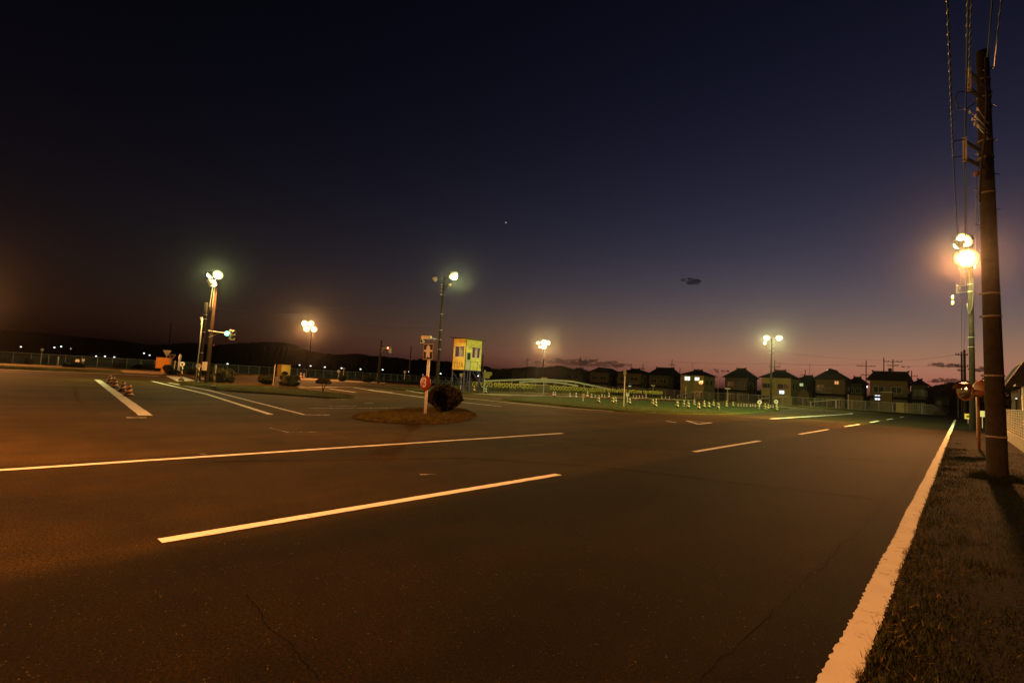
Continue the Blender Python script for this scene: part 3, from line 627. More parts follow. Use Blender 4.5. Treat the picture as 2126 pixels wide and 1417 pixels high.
# third pair of poles at the end of the road
def far_pole(label, p, h, arms=(), tr=None, r0=.16, r1=.11, name='utility_pole', group=None):
    t = thing(name, label, 'pole', p, R(0), group); pole_mesh(h, r0, r1, 8).build('shaft', M_CONC, t, True)
    for dz, half, rz in arms:
        mb = MB(); mb.box((0, 0, h-dz), (2*half, .10, .12), rz); oa = mb.build('cross_arm', M_DSTEEL, t)
        for s_ in (-.95, -.5, .5, .95):
            m2 = MB(); m2.lathe([(.03, h-dz+.06), (.07, h-dz+.1), (.07, h-dz+.25), (.02, h-dz+.3)], 6, (s_*half*math.cos(rz), s_*half*math.sin(rz), 0)); m2.build('insulator', M_DSTEEL, oa)
    if tr:
        mb = MB(); mb.lathe([(.3, h-tr-.5), (.34, h-tr-.45), (.34, h-tr+.35), (.3, h-tr+.4)], 10, (-.55, 0, 0)); mb.box((-.3, 0, h-tr), (.5, .1, .1)); mb.build('transformer', M_DSTEEL, t)
    return t
p3 = gd(2004, 74); far_pole('plain dark pole at the road end, right of the pair', p3, zat(p3, 726), (), None, .19, .14)
p3b = gd(1998, 80); far_pole('pole with crossarms and transformer at the end of the road', p3b, zat(p3b, 730), ((.5, .75, .3), (2.3, .8, .3), (3.0, .5, .3)), 5.4)
# poles standing behind the houses and the tyre wall
for px, dep, top, arms, tr, lab in (
    (1092, 150, 741, ((.8, .45, .6),), None, 'thin pole with one short arm left of the long cloud'),
    (1202, 150, 740, ((1.0, .4, .6), (4.2, .6, .6)), 5, 'dark pole with fittings rising through the long cloud'),
    (1308, 150, 754, ((3.2, .5, .6),), None, 'small pole at the right end of the long cloud'),
    (1333, 150, 755, ((1.5, .6, .3), (3.4, .9, .3)), None, 'crossarmed pole between the two leftmost lit houses'),
    (1393, 150, 746, ((1.6, .8, .3),), None, 'slim pole with one arm above the flat dark roof'),
    (1410, 150, 763, (), None, 'short bare pole left of the house with two lit windows'),
    (1607, 130, 748, ((1.6, 1.3, .35),), 4.6, 'pole with a wide arm just right of the two lamp floodlight pole'),
    (1671, 150, 767, ((1.7, 1.4, .2),), None, 'low crossarmed pole between two dark roofs'),
    (1798, 125, 748, ((1.4, 1.9, .2), (3.6, 1.1, .2)), 8.5, 'pole with two crossarms above the bluish street lamp'),
    (1835, 118, 742, ((6.4, .9, .2), (8.4, .9, .2)), None, 'tall bare mast in front of the house with a tiled ridge'),
    (1854, 116, 746, ((.5, 1.7, .15), (1.4, 1.0, .15)), 2.4, 'pole with wide crossarm and transformer right of the bare mast'),
    (1893, 125, 769, ((1.4, 1.2, .2),), None, 'low pole with an arm at the right gable'),
    (848, 95, 718, (), None, 'slim bare pole left of the arrow sign'),
    (999, 88, 735, (), None, 'slim bare pole right of the yellow control tower'),
    (345, 115, 668, (), None, 'faint thin mast above the orange block on the far left')):
    p = gd(px, dep); far_pole(lab, p, zat(p, top), arms, tr, .13, .09)
def pxwire(label, pts, r=.02): return wire(label, [at(*p) for p in pts], r, None, .35, 'distant overhead wires')
pxwire('thin wire from the left pole pair to the red signal pole', [(432, 636, 43), (640, 650, 70), (789, 712, 90)], .013)
pxwire('faint wire sloping from the tall floodlight pole to the left', [(905, 605, 56), (680, 640, 80)], .012)
pxwire('wire running left from the middle of the tall floodlight pole', [(909, 681, 56), (690, 665, 80)], .012)
pxwire('wire over the roofs between the house poles', [(1393, 750, 150), (1607, 754, 130), (1798, 755, 125)], .03)
pxwire('upper wire from the two lamp pole to the transformer pole', [(1603, 728, 97), (1835, 748, 118)], .02)
pxwire('wire rising from the transformer pole to the road end pole', [(1854, 748, 116), (1998, 733, 80)], .02)
pxwire('lower wire from the transformer pole to the road end pole', [(1854, 756, 116), (1998, 757, 80)], .02)

# ================================================================== TRAFFIC MIRROR, POSTS, RIGHT SIDE
pM = G(2033, 935); dM = (pM-CP).dot(CF)
Mi = thing('traffic_mirror', 'orange framed round traffic mirror on a post beside the road', 'mirror', pM)
hM = zat(pM, 796); mb = MB(); mb.cyl((0, 0, -.2), (0, 0, hM), .045, .045, 12); mb.build('post', M_ORANGE, Mi, True)
def mirror_disc(c, n, rad):
    F_ = frame(c, n); q = F_.to_3x3(); rim = MB(); rim.lathe([(rad*.93, .02), (rad, .03), (rad*1.03, 0), (rad, -.05), (rad*.6, -.12), (.05, -.14)], 24, c, q)
    ro = rim.build('mirror_frame', M_ORANGE, Mi, True); gl = MB(); gl.lathe([(rad*.94, .022), (rad*.7, .05), (rad*.35, .072), (.01, .08)], 24, c, q); gl.build('mirror_glass', mat('mirror', (.72, .72, .72), .08, .05, 3, metal=1.0), ro, True)
    hood = MB(); N = 14; vv = []
    for i in range(N+1):
        a_ = R(20)+R(140)*i/N
        for w_ in (-.03, .20): vv.append(F_ @ Vector((rad*1.06*math.cos(a_), rad*1.06*math.sin(a_), w_)))
    hood.add(vv, [(2*i, 2*i+1, 2*i+3, 2*i+2) for i in range(N)]); hood.build('hood', M_ORANGE, ro, True)
c1 = loc(Mi, at(2004, 813, dM-.15)); mirror_disc(c1, (-.72, -.72, -.12), .33)
c2 = loc(Mi, at(2036, 806, dM+.1)); mirror_disc(c2, (.75, .65, -.1), .31)
mb = MB(); mb.cyl((0, 0, hM-.25), c1+Vector((0, .14, 0)), .025); mb.cyl((0, 0, hM-.3), c2+Vector((0, -.1, 0)), .025); mb.cyl((0, 0, hM-.5), c1+Vector((.05, .14, -.12)), .02); mb.build('mirror_arm', M_DSTEEL, Mi)
p = G(2029, 909); t = thing('marker_post', 'thin white post behind the orange mirror post', 'post', p); mb = MB(); mb.cyl((0, 0, -.1), (0, 0, zat(p, 822)), .035, n=10); mb.build('shaft', M_WHITE, t, True)
t_ = gd(2010, 50); t = thing('warning_sign', 'small square yellow sign low on the verge far ahead', 'sign', t_); mb = MB(); mb.cyl((0, 0, 0), (0, 0, .9), .025); mb.build('post', M_STEEL, t)
mb = MB(); mb.plate([(-.26, -.26), (.26, -.26), (.26, .26), (-.26, .26)], frame((0, -.03, .75), (-.2, -1, 0)), .02); b_ = mb.build('board', M_YELLOW, t); mb = MB(); mb.plate([(-.12, -.12), (.12, -.12), (.12, .12), (-.12, .12)], frame((0, -.034, .75), (-.2, -1, 0)), .003); mb.build('dark_square', mat('dark_sign', (.12, .09, .02), .6), b_)
t_ = gd(2040, 40); t = thing('small_notice', 'pale round topped notice board half hidden behind the near pole', 'sign', t_); mb = MB(); mb.cyl((0, 0, 0), (0, 0, 1.1), .03); mb.build('post', M_STEEL, t); mb = MB(); mb.plate([(-.25, -.2), (.25, -.2), (.25, .15), (.12, .27), (-.12, .27), (-.25, .15)], frame((0, -.04, 1.15), (-.2, -1, 0)), .02); mb.build('board', M_CREAM, t)
for px, py, lab in ((1933, 853, 'faded red post at the dark road end, left one'), (1966, 860, 'faded red post at the dark road end nearer the edge line')):
    p = G(px, py); t = thing('bollard', lab, 'bollard', p, group='posts at the road end'); mb = MB(); mb.lathe([(.09, 0), (.09, .12), (.05, .13), (.05, .75), (.02, .8)], 10); mb.build('shaft', M_RED, t, True)
# panel fence on a low concrete wall
FW = thing('panel_fence', 'pale slatted panel fence on a low concrete wall at the right edge', 'fence', (1.75, 37.2, 0))
mb = MB(); mb.box((.08, -14, .2), (.16, 28, .7)); mb.build('base_wall', M_WALLC, FW)
k = 0; yy = 0.0
while yy < 27:
    L_ = 1.0
    mb = MB(); mb.box((.06, -yy-L_/2, 1.08), (.025, L_-.03, 1.0)); pn = mb.build('panel', mat('fence_panel', (.46, .42, .30), .6, .18, 3), FW)
    rb = MB()
    for j in range(9): rb.box((.038, -yy-L_/2, .64+j*.11), (.02, L_-.05, .035))
    rb.build('louvres', mat('fence_panel', (.46, .42, .30)), pn)
    m2 = MB(); m2.box((.05, -yy, 1.07), (.06, .05, 1.06)); m2.build('post', M_STEEL, FW); yy += L_; k += 1
mb = MB(); mb.box((.05, -13.5, 1.61), (.07, 27, .03)); mb.build('top_rail', M_STEEL, FW)
# garden shrubs behind the near pole
def leaf_cloud(center, radii, n, size, m, name, parent, shape='ell', seed=0, core=True):
    rg = np.random.default_rng(seed); d = rg.normal(size=(n, 3)); d /= np.linalg.norm(d, axis=1)[:, None]
    if shape == 'box': d = np.sign(d)*np.abs(d)**.38; d /= np.max(np.abs(d), axis=1)[:, None]*.35+np.linalg.norm(d, axis=1)[:, None]*.65; d *= 1.12
    if shape == 'egg': f_ = np.where(d[:, 2] < 0, 1+.42*d[:, 2], 1.0); d = d*np.stack([f_, f_, np.ones(n)], 1)
    if shape == 'dome': d[:, 2] = np.where(d[:, 2] < -.25, -.25+rg.normal(0, .04, n), d[:, 2])
    lump = 1+.05*np.sin(d[:, 0]*5+seed)+.04*np.cos(d[:, 1]*6+d[:, 2]*4+seed*2)+.035*np.sin(d[:, 0]*17+d[:, 2]*13)*np.cos(d[:, 1]*15+seed)
    rad = ((.84+.22*rg.uniform(0, 1, n)**.7+.05*(rg.uniform(0, 1, n) > .93))*lump)[:, None]; P = d*rad*np.array(radii)+np.array(center)
    a = rg.normal(size=(n, 3)); a /= np.linalg.norm(a, axis=1)[:, None]; b = np.cross(a, rg.normal(size=(n, 3))); b /= np.linalg.norm(b, axis=1)[:, None]
    s = (size*rg.uniform(.5, 1.3, n))[:, None]; V = np.empty((n, 4, 3)); V[:, 0] = P-a*s; V[:, 1] = P-b*s*.5; V[:, 2] = P+a*s; V[:, 3] = P+b*s*.5
    F_ = np.arange(4*n).reshape(n, 4)
    if core:
        k = 10; cv = []
        for i in range(k+1):
            th = pi*i/k
            for j in range(14):
                ph = 2*pi*j/14; e = np.array([math.sin(th)*math.cos(ph), math.sin(th)*math.sin(ph), math.cos(th)])
                if shape == 'box': e = np.sign(e)*np.abs(e)**.38; e = e/(np.max(np.abs(e))*.35+np.linalg.norm(e)*.65)*1.12
                if shape == 'egg' and e[2] < 0: e[:2] *= 1+.42*e[2]
                if shape == 'dome': e[2] = max(e[2], -.22)
                cv.append(e*.86*np.array(radii)+np.array(center))
        cv = np.array(cv); cf = np.array([(i*14+j, i*14+(j+1) % 14, (i+1)*14+(j+1) % 14, (i+1)*14+j) for i in range(k) for j in range(14)])+4*n
        return npmesh(name, np.concatenate([V.reshape(-1, 3), cv]), np.concatenate([F_, cf]), m, parent)
    return npmesh(name, V.reshape(-1, 3), F_, m, parent)
SEED = [3]
def bush(label, px, dep, hw, top, bot, shape='ell', n=1200, leaf=None, m=None, stem=True, name='clipped_bush', cat='bush', foot=None, depthk=1.0):
    """bush whose crown spans pixel rows top..bot at the given camera depth"""
    p = gd(px, dep); zt, zb = zat(p, top), max(.02, zat(p, bot)); r = hw/FPX*dep; SEED[0] += 1
    t = thing(name, label, cat, p, random.uniform(0, 6)); c = (0, 0, (zt+zb)/2)
    leaf_cloud(c, (r, r*depthk, (zt-zb)/2), n, leaf or max(.05, r*.09), m or M_LEAF, 'crown', t, shape, SEED[0])
    if stem:
        mb = MB()
        for k in range(3 if zb > .25 else 2):
            a_ = 2*pi*k/3+.4; mb.tube([(.03*math.cos(a_), .03*math.sin(a_), -.05), (r*.12*math.cos(a_), r*.12*math.sin(a_), zb*.6+.05), (r*.4*math.cos(a_), r*.4*math.sin(a_), zb+(zt-zb)*.35)], max(.02, r*.06), 6)
        mb.build('trunk', M_BARK, t, True)
    return t
bush('big round clipped bush on the island behind the red number three disc', 922, 22.2, 36, 800.5, 855, 'egg', 11000, .05, mat('island_bush_leaves', (.055, .042, .017), .85, .7, 7, 0, 1, 0, .1))
bush('large flat topped clipped bush right of the striped posts', 459, 46.5, 20, 766, 793, 'box', 2600, .09, M_LEAFG)
bush('round clipped bush with a white post in front of it', 553, 49, 15, 777, 798, 'ell', 1800, .08, M_LEAFG)
bush('square topped clipped bush below the yellow box', 600, 47, 16, 779, 803, 'box', 2000, .08, M_LEAFG)
bush('small mushroom shaped tree with bare stems on the grass strip', 670, 38.5, 15, 785, 801, 'dome', 2000, .06, M_LEAF, name='mushroom_tree', cat='tree')
bush('small round bush right of the mushroom shaped tree', 710, 86, 8, 779, 792, 'ell', 700, .1, M_LEAFG)
bush('wide clipped bush left of the red signal pole', 763, 90, 12, 778.5, 794, 'ell', 900, .12, M_LEAFG)
bush('tiny dark shrub touching the wide bush by the red signal pole', 749, 92, 4, 782, 787, 'ell', 300, .1, M_LEAFG)
bush('small dark bush left of the arrow sign post', 843, 93, 7.5, 787, 797, 'ell', 500, .1, M_LEAFG)
bush('dark oval bush at the end of the yellow grass bank', 153, 60, 17.5, 752, 770, 'ell', 1800, .1, M_LEAFG)
bush('small round bush further back on the grass bank', 59, 74, 7, 745, 757, 'ell', 700, .1, M_LEAF)
bush('bush cut by the left edge of the picture', -1, 74, 8, 743, 752, 'ell', 600, .1, M_LEAF)
for px, dep, hw, tp, bt, lab in ((290, 88, 9, 756, 766, 'leftmost small bush beside the orange block'), (310, 86, 12, 755, 767, 'wider bush beside the orange block'), (326, 82, 6, 762, 771, 'low bush at the foot of the orange block'), (348, 78, 9, 757, 769, 'bush behind the bare post right of the orange block'), (357, 66, 13, 766, 777, 'dark bush at the left of the pink pointed post'), (398, 70, 14, 766, 777, 'bush between the two number disc posts'), (421, 64, 5, 769, 778, 'small bush below the meter box')):
    bush(lab, px, dep, hw, tp, bt, 'ell', 600, .1, M_LEAFG)
bush('low dark shrub hiding the foot of the yellow box', 591, 98, 6, 771, 778, 'ell', 300, .12, M_LEAFG)
bush('garden tree behind the near utility pole at right', 2056, 33, 14, 782, 838, 'ell', 2200, .09, M_LEAFG, name='garden_tree', cat='tree')
bush('garden hedge between the near pole and the slatted fence', 2084, 31, 12, 815, 850, 'ell', 1600, .08, M_LEAFG, name='hedge', cat='hedge')

# ================================================================== SIGNS
M_SIGNW = mat('sign_white', (.90, .86, .80), .4, .06, 6)
pS = G(882, 865); S1 = thing('arrow_sign', 'white post with a white arrow on black board and red number three disc', 'sign', pS)
hS = zat(pS, 745); mb = MB(); mb.cyl((0, 0, -.1), (.0, 0, hS+.3), .055, .055, 12); mb.build('post', M_SIGNW, S1, True)
cz = (zat(pS, 713)+zat(pS, 747))/2; FB = frame((.0, -.065, cz), (0, -1, 0))
s_ = .30; mb = MB(); mb.plate([(-s_, -.32), (s_, -.32), (s_, .32), (-s_, .32)], FB, .03); bd = mb.build('board', M_BLACK, S1)
mb = MB()
for (x0, y0, x1, y1) in ((-s_, .295, s_, .32), (-s_, -.32, s_, -.295), (-s_, -.295, -s_+.025, .295), (s_-.025, -.295, s_, .295)): mb.plate([(x0, y0), (x1, y0), (x1, y1), (x0, y1)], FB @ Matrix.Translation((0, 0, .004)), .003)
mb.build('board_border', M_CREAM, bd)
mb = MB(); mb.plate([(-.115, -.26), (0, -.20), (.115, -.26), (.115, -.005), (.255, -.005), (.255, .075), (.115, .075), (.115, .19), (0, .285), (-.115, .19), (-.115, .075), (-.255, .075), (-.255, -.005), (-.115, -.005)], FB @ Matrix.Translation((0, 0, .006)), .004); mb.build('arrow', M_SIGNW, bd)
FD = frame((-.03, -.10, zat(pS, 795)), (0, -1, 0)); mb = MB(); mb.lathe([(.30, -.06), (.305, -.05), (.305, -.01), (.295, 0), (.01, .0)], 28, FD.translation, FD.to_3x3()); dc = mb.build('disc', M_RED, S1, True)
glyph('3', .52, FD @ Matrix.Translation((0, 0, .006)), M_WHITE, dc)
def disc_post(label, px, dep, foot, disc_c, rad, shaft_m, text=None, n=None, base=True, name='disc_sign', ring=True):
    p = gd(px, dep); t = thing(name, label, 'sign', p); zc = zat(p, disc_c)
    mb = MB(); mb.cyl((0, 0, .0), (0, 0, zc), .045, .045, 10); mb.build('post', shaft_m, t, True)
    n = n or tuple((Vector((0, 0, 0))-Vector((p.x, p.y, 0))).normalized())
    if base: mb = MB(); mb.lathe([(.26, 0), (.26, .05), (.2, .16), (.1, .2)], 12); mb.build('base', M_BLACK, t, True)
    F_ = frame((0, -.055, zc), n); mb = MB(); mb.lathe([(rad, -.02), (rad, 0), (.01, .001)], 24, F_.translation, F_.to_3x3()); d_ = mb.build('disc', M_WHITE, t)
    if text: glyph(text, rad*1.3, F_ @ Matrix.Translation((0, 0, .004)), mat('brown_lettering', (.22, .10, .03), .6), d_)
    elif ring: mb = MB(); mb.lathe([(rad*.5, 0), (rad*.5, .006), (rad*.26, .006), (rad*.26, 0)], 18, F_.translation+Vector(n).normalized()*.003, F_.to_3x3()); mb.build('ring_mark', mat('brown_lettering', (.22, .10, .03), .6), d_)
    return t
M_ST_P = stripes('post_stripes', (.014, .013, .012), (.55, .44, .12), 1, .42)
disc_post('white disc on a striped post half hidden by the pink pointed post', 376, 45, 0, 755.5, .20, M_ST_P)
disc_post('white disc with brown numeral on a striped post touching the pole pair', 410, 41, 0, 759.5, .20, M_ST_P, '2')
p = gd(443, 33.5); t = thing('striped_post', 'black and yellow striped post with white top in front of the large bush', 'post', p)
hh = zat(p, 757); mb = MB(); mb.cyl((0, 0, 0), (0, 0, hh*.68), .05, .05, 10); mb.build('shaft', M_ST_P, t, True); mb = MB(); mb.lathe([(.051, hh*.68), (.051, hh-.05), (.02, hh)], 10); mb.build('white_top', M_WHITE, t, True); mb = MB(); mb.lathe([(.28, 0), (.28, .06), (.2, .18), (.1, .22)], 12); mb.build('base', M_BLACK, t, True)
p = gd(370, 73); t = thing('pointed_post', 'tall white pointed post glowing pink beside the orange block', 'post', p); hh = zat(p, 735); mb = MB(); mb.lathe([(.12, -.1), (.12, hh-.75), (.17, hh-.7), (.17, hh-.2), (.04, hh)], 10); mb.build('shaft', M_WHITE, t, True)
def tri_sign(label, px, dep, c, back_):
    p = gd(px, dep); t = thing('yield_sign', label, 'sign', p); zc = zat(p, c); mb = MB(); mb.cyl((0, 0, 0), (0, 0, zc+.2), .04, n=8); mb.build('post', M_STEEL, t)
    n_ = (.75, -.66, 0); F_ = frame(Vector(n_)*(-.07 if back_ else .07)+Vector((0, 0, zc)), n_); s = .66; mb = MB(); mb.plate([(-s, .5), (0, -.6), (s, .5)], F_, .015); b_ = mb.build('board', M_CREAM if back_ else M_WHITE, t)
    if not back_: mb = MB(); mb.plate([(-s*.72, .40), (0, -.42), (s*.72, .40)], F_ @ Matrix.Translation((0, 0, .006)), .004); mb.build('red_face', M_RED, b_)
tri_sign('inverted triangle sign seen from behind above the orange block', 342, 84, 733, True)
tri_sign('red inverted triangle sign right of the orange block', 354, 90, 741, False)
M_OBLK = mat('orange_block_paint', (.78, .30, .04), .6, .2, 3)
p = gd(337, 80); t = thing('orange_block', 'orange painted block wall with a notch beneath its left side', 'wall', p, R(74)); zt = zat(p, 742); mb = MB(); mb.box((.0, 0, zt*.62), (1.9, .6, zt*.76)); mb.build('upper_block', M_OBLK, t); mb = MB(); mb.box((.28, 0, zt*.12), (1.0, .44, zt*.24)); mb.build('lower_leg', M_OBLK, t); mb = MB(); mb.box((-.38, -.256, zt*.53), (.14, .012, zt*.5)); mb.build('dark_slot', mat('dark_slot', (.12, .04, .01), .8), t)
p = gd(588, 99); t = thing('yellow_box', 'plain yellow painted box hut near the far fence', 'hut', p); zt = zat(p, 757.5); mb = MB(); mb.box((0, 0, zt/2), (1.65, 1.8, zt), R(4)); mb.build('wall', M_YELLOW, t); mb = MB(); mb.box((0, 0, zt+.04), (1.75, 1.9, .08), R(4)); mb.build('roof', M_YELLOW, t)
p = gd(567, 48); t = thing('marker_post', 'thin pale post standing before the round bush and yellow box', 'post', p); mb = MB(); mb.cyl((0, 0, 0), (.05, 0, zat(p, 756)), .04, .03, 8); mb.build('shaft', M_CREAM, t)
p = gd(361, 72); t = thing('marker_post', 'bare weathered post right of the orange block', 'post', p); mb = MB(); mb.cyl((0, 0, 0), (.05, 0, zat(p, 748)), .06, .05, 8); mb.build('shaft', M_CREAM, t)
p = gd(119, 78); t = thing('marker_post', 'short white post in the yellow grass left of the oval bush', 'post', p); mb = MB(); mb.lathe([(.1, 0), (.1, zat(p, 741)), (.03, zat(p, 739))], 8); mb.build('shaft', M_WHITE, t, True)
def lolly(label, px, dep, top, kind='round', m=M_WHITE, size=.25, n=None):
    p = gd(px, dep); n = n or tuple(-Vector((p.x, p.y, 0)).normalized()); t = thing('course_sign', label, 'sign', p, group=None); zc = zat(p, top)
    mb = MB(); mb.cyl((0, 0, 0), (0, 0, zc-.02), .045, .04, 8); mb.build('post', M_CREAM, t); F_ = frame(Vector(n)*.05+Vector((0, 0, zc-size)), n); mb = MB()
    if kind == 'round': mb.plate(circle(size, 18), F_, .02)
    elif kind == 'square': mb.plate([(-size, -size), (size, -size), (size, size), (-size, size)], F_, .02)
    elif kind == 'bar': mb.plate([(-size*1.3, size*.3), (size*1.3, size*.3), (size*1.3, size), (-size*1.3, size)], F_, .03)
    else: mb.plate([(0, -size*1.5), (size*.62, 0), (0, size*1.5), (-size*.62, 0)], F_, .02)
    mb.build('board', m, t); return t
lolly('tall pale post with a narrow diamond board on the lawn edge', 1294.5, 41.3, 768, 'diamond', M_CREAM, .22)
lolly('round tan sign on a short post on the lawn', 1210.5, 50, 816, 'round', mat('tan_board', (.40, .25, .14), .6), .19)
lolly('round white sign behind a striped cone right of the diamond post', 1302, 52, 815, 'round', M_CREAM, .2)
lolly('small bar topped post by the gap in the tyre wall', 1128, 71, 783, 'bar', mat('tan_board', (.45, .28, .16)), .34)
lolly('small bar topped post behind the right part of the tyre wall', 1355, 106, 799, 'bar', M_CREAM, .3)
lolly('bar topped post in front of the far fence by the cones', 1510, 88, 805, 'bar', M_CREAM, .32)
lolly('plain pale post at the far fence right of the tyre wall', 1423, 102, 802, 'bar', M_CREAM, .07)
lolly('tall plain white post near the right end of the far fence', 1761, 92, 819, 'bar', M_WHITE, .07)
lolly('post with a stack of dim lamps between two dark houses', 1490, 112, 789, 'bar', M_CREAM, .07)
lolly('sign post seen beneath the control tower', 956, 72, 775, 'square', M_CREAM, .22)
lolly('two disc sign post at the top of the grass bank', 83.5, 76, 723, 'round', M_CREAM, .2)
lolly('round white sign peeping over the oval bush on the bank', 159, 74, 745, 'round', M_WHITE, .25)
lolly('small white square sign right of the oval bush', 171, 76, 744.5, 'square', M_WHITE, .17)
lolly('round sign near the fence left of the bare slim pole', 839, 96, 769, 'round', M_CREAM, .25)
lolly('yellowish sign on a short post left of the small round bush', 701.5, 90, 768, 'square', M_CREAM, .2)
lolly('narrow pale green topped post above the small round bush', 712, 92, 764, 'bar', M_CREAM, .16)
p = gd(1004, 61.5); t = thing('direction_sign', 'square yellowish board on a tall post right of the tower stairs', 'sign', p); zt = zat(p, 768); mb = MB(); mb.cyl((0, 0, 0), (0, 0, zt), .05, n=8); mb.build('post', M_CREAM, t); mb = MB(); zc = zat(p, 778); F_ = frame((.42, -.06, zc), (.6, -.8, 0)); mb.plate([(-.42, -.38), (.36, -.38), (.36, -.1), (.62, .0), (.62, .38), (-.42, .38)], F_, .03); mb.build('board', mat('olive_board', (.13, .11, .025), .6), t)
disc_post('white disc with ring on a low post among the right cones, left one', 1577, 57, 0, 834.5, .22, M_CREAM, None, (.1, -1, 0), False)
disc_post('white disc with ring on a low post at the right end of the cones', 1611.5, 61, 0, 833.2, .22, M_CREAM, None, (.1, -1, 0), False)

# ================================================================== CONES
M_ST_BY = stripes('cone_black_yellow', (.014, .013, .012), (.66, .58, .26), 1, .26)
M_ST_BO = stripes('cone_black_pink', (.014, .013, .012), (.60, .34, .20), 1, .19, -1)
def cone_proto(name, label, h, m, r0=.17, base=True):
    t = thing(name, label, 'cone'); mb = MB(); mb.lathe([(r0, .03), (r0*.78, h*.3), (r0*.5, h*.75), (r0*.36, h*.95), (r0*.15, h)], 14); mb.build('body', m, t, True)
    if base: mb = MB(); mb.lathe([(r0*1.3, 0), (r0*1.3, .035), (r0*1.0, .05)], 14); mb.build('base', M_BLACK, t, True)
    return t
def bands_cone(name, label, h, dark=M_RED):
    t = thing(name, label, 'cone'); r0 = h*.23
    def rr(z): return r0*(1-.78*z/h)
    mb = MB(); mb.lathe([(rr(z)-.002, z) for z in (.02, h*.99)]+[(.01, h)], 12); mb.build('body', dark, t, True)
    for a_, b_ in ((.22, .48), (.70, .96)): mb = MB(); mb.lathe([(rr(a_*h)+.004, a_*h), (rr(b_*h)+.004, b_*h)], 12); mb.build('white_band', M_WHITE, t, True)
    mb = MB(); mb.box((0, 0, .015), (r0*2.5, r0*2.5, .03)); mb.build('base', dark, t); return t
big = [(1242.5, 836, 'leftmost striped cone on the lawn'), (1272, 838, 'left one of the pair of striped cones beside the diamond post'), (1277.5, 837.5, 'right one of the pair of striped cones beside the diamond post'), (1306.8, 839.8, 'striped cone in front of the round white sign'),
    (1355, 842, 'left cone of the second pair on the lawn'), (1361, 844.2, 'right cone of the second pair on the lawn'), (1406, 846.5, 'largest striped cone starting the middle group'), (1420, 844, 'striped cone touching its neighbour, second of the middle group'), (1428.7, 847, 'third striped cone of the middle group, facing pair'),
    (1441.5, 841.5, 'striped cone standing back in the middle group, fourth from its left'), (1450.3, 850.2, 'nearest striped cone of the middle group, fifth from its left'), (1461.8, 845.8, 'sixth striped cone of the middle group'), (1471.7, 847.6, 'seventh striped cone of the middle group'), (1481.3, 843.8, 'striped cone standing back in the middle group, eighth'), (1491.2, 850.8, 'last near striped cone of the middle group'),
    (1508.5, 844.6, 'lone striped cone below the bar topped post'), (1522, 844.6, 'striped cone left of the row of small cones'), (1575.5, 847.5, 'striped cone below the left ringed disc'), (1588.5, 849, 'left cone of the overlapping right pair'), (1595, 850.5, 'right cone of the overlapping right pair'), (1613, 851, 'rightmost striped cone below the right ringed disc'), (1008.5, 815.5, 'single striped cone at the foot of the tower stairs')]
proto = None
for i, (px, py, lab) in enumerate(big):
    p = G(px, py, .08)
    if proto is None: proto = cone_proto('striped_cone', lab+', black and yellow', .72, M_ST_BY); proto['group'] = 'black and yellow striped cones on the lawn'; proto.location = p; proto.rotation_euler.z = random.uniform(0, 6)
    else: dup(proto, p, random.uniform(0, 6), lab+', black and yellow')
proto = None
for px, py, lab, rz in ((228, 794.5, 'rearmost of the five striped cones beside the stop line', 1), (235, 798.5, 'second rear striped cone beside the stop line', 2.4), (238.5, 803.5, 'middle striped cone of the five beside the stop line', .4), (254.5, 812, 'fourth striped cone beside the stop line, second nearest', 4), (267.5, 821, 'nearest striped cone beside the stop line', 3)):
    p = G(px, py)
    if proto is None: proto = cone_proto('striped_cone', lab, .50, M_ST_BO, .17); proto['group'] = 'striped cones beside the stop line'; proto.location = p; proto.rotation_euler.z = rz
    else: dup(proto, p, rz, lab)
small = [(1532.5, 'first'), (1538.3, 'second'), (1544.6, 'third'), (1550.3, 'fourth'), (1558, 'fifth'), (1562.6, 'sixth'), (1568, 'seventh'), (1600.3, 'eighth'), (1605, 'ninth')]
proto = None
for px, wd in small:
    p = gd(px, 67+.05*(px-1532)); lab = wd+' small red and white cone of the row behind the ringed discs, counted from left'
    if proto is None: proto = bands_cone('traffic_cone', lab, .45, M_RED); proto['group'] = 'small cones behind the ringed discs'; proto.location = p
    else: dup(proto, p, random.uniform(0, 3), lab)
tr = [(1148.3, 822.8, 'left of the touching pair of red and white cones on the dirt track'), (1152.3, 823, 'right of the touching pair of red and white cones on the dirt track'), (1183, 826, 'red and white cone alone on the dirt track left of the round tan sign'), (1195.7, 826.8, 'red and white cone with wide base just left of the round tan sign'), (1219.5, 825.8, 'tallest red and white cone just right of the round tan sign'), (1228, 827.3, 'second red and white cone right of the round tan sign'), (1235.3, 826.4, 'small red and white cone left of the leftmost striped cone'), (1249.6, 826.3, 'red and white cone right of the leftmost striped cone'), (1255.2, 826.6, 'smallest red and white cone left of the diamond post'), (1264.3, 826.8, 'red and white cone between striped cone and diamond post'), (1314.7, 828.7, 'first red and white cone right of the diamond post, on the track'), (1321, 829.6, 'second red and white cone right of the diamond post, on the track'), (1327.4, 828.6, 'third red and white cone right of the diamond post, on the track'), (1334, 828.6, 'fourth red and white cone right of the diamond post, on the track'), (1341, 828.8, 'larger fifth red and white cone below the end of the tyre wall'), (1374, 829.4, 'red and white cone right of the second pair of striped cones'), (1382, 830, 'small middle red and white cone below the last tyres'), (1389.6, 830.8, 'red and white cone furthest right on the track'), (984.5, 813, 'red and white cone beneath the control tower stairs'), (624, 784.5, 'left red and white cone near the far fence and yellow box'), (630.5, 785.2, 'right red and white cone near the far fence and yellow box')]
tall = {1219.5: 1.35, 1264.3: 1.3, 1341: 1.3, 1195.7: 1.15, 1235.3: .75, 1255.2: .8, 624: 1.6, 630.5: 1.5, 984.5: 1.3}
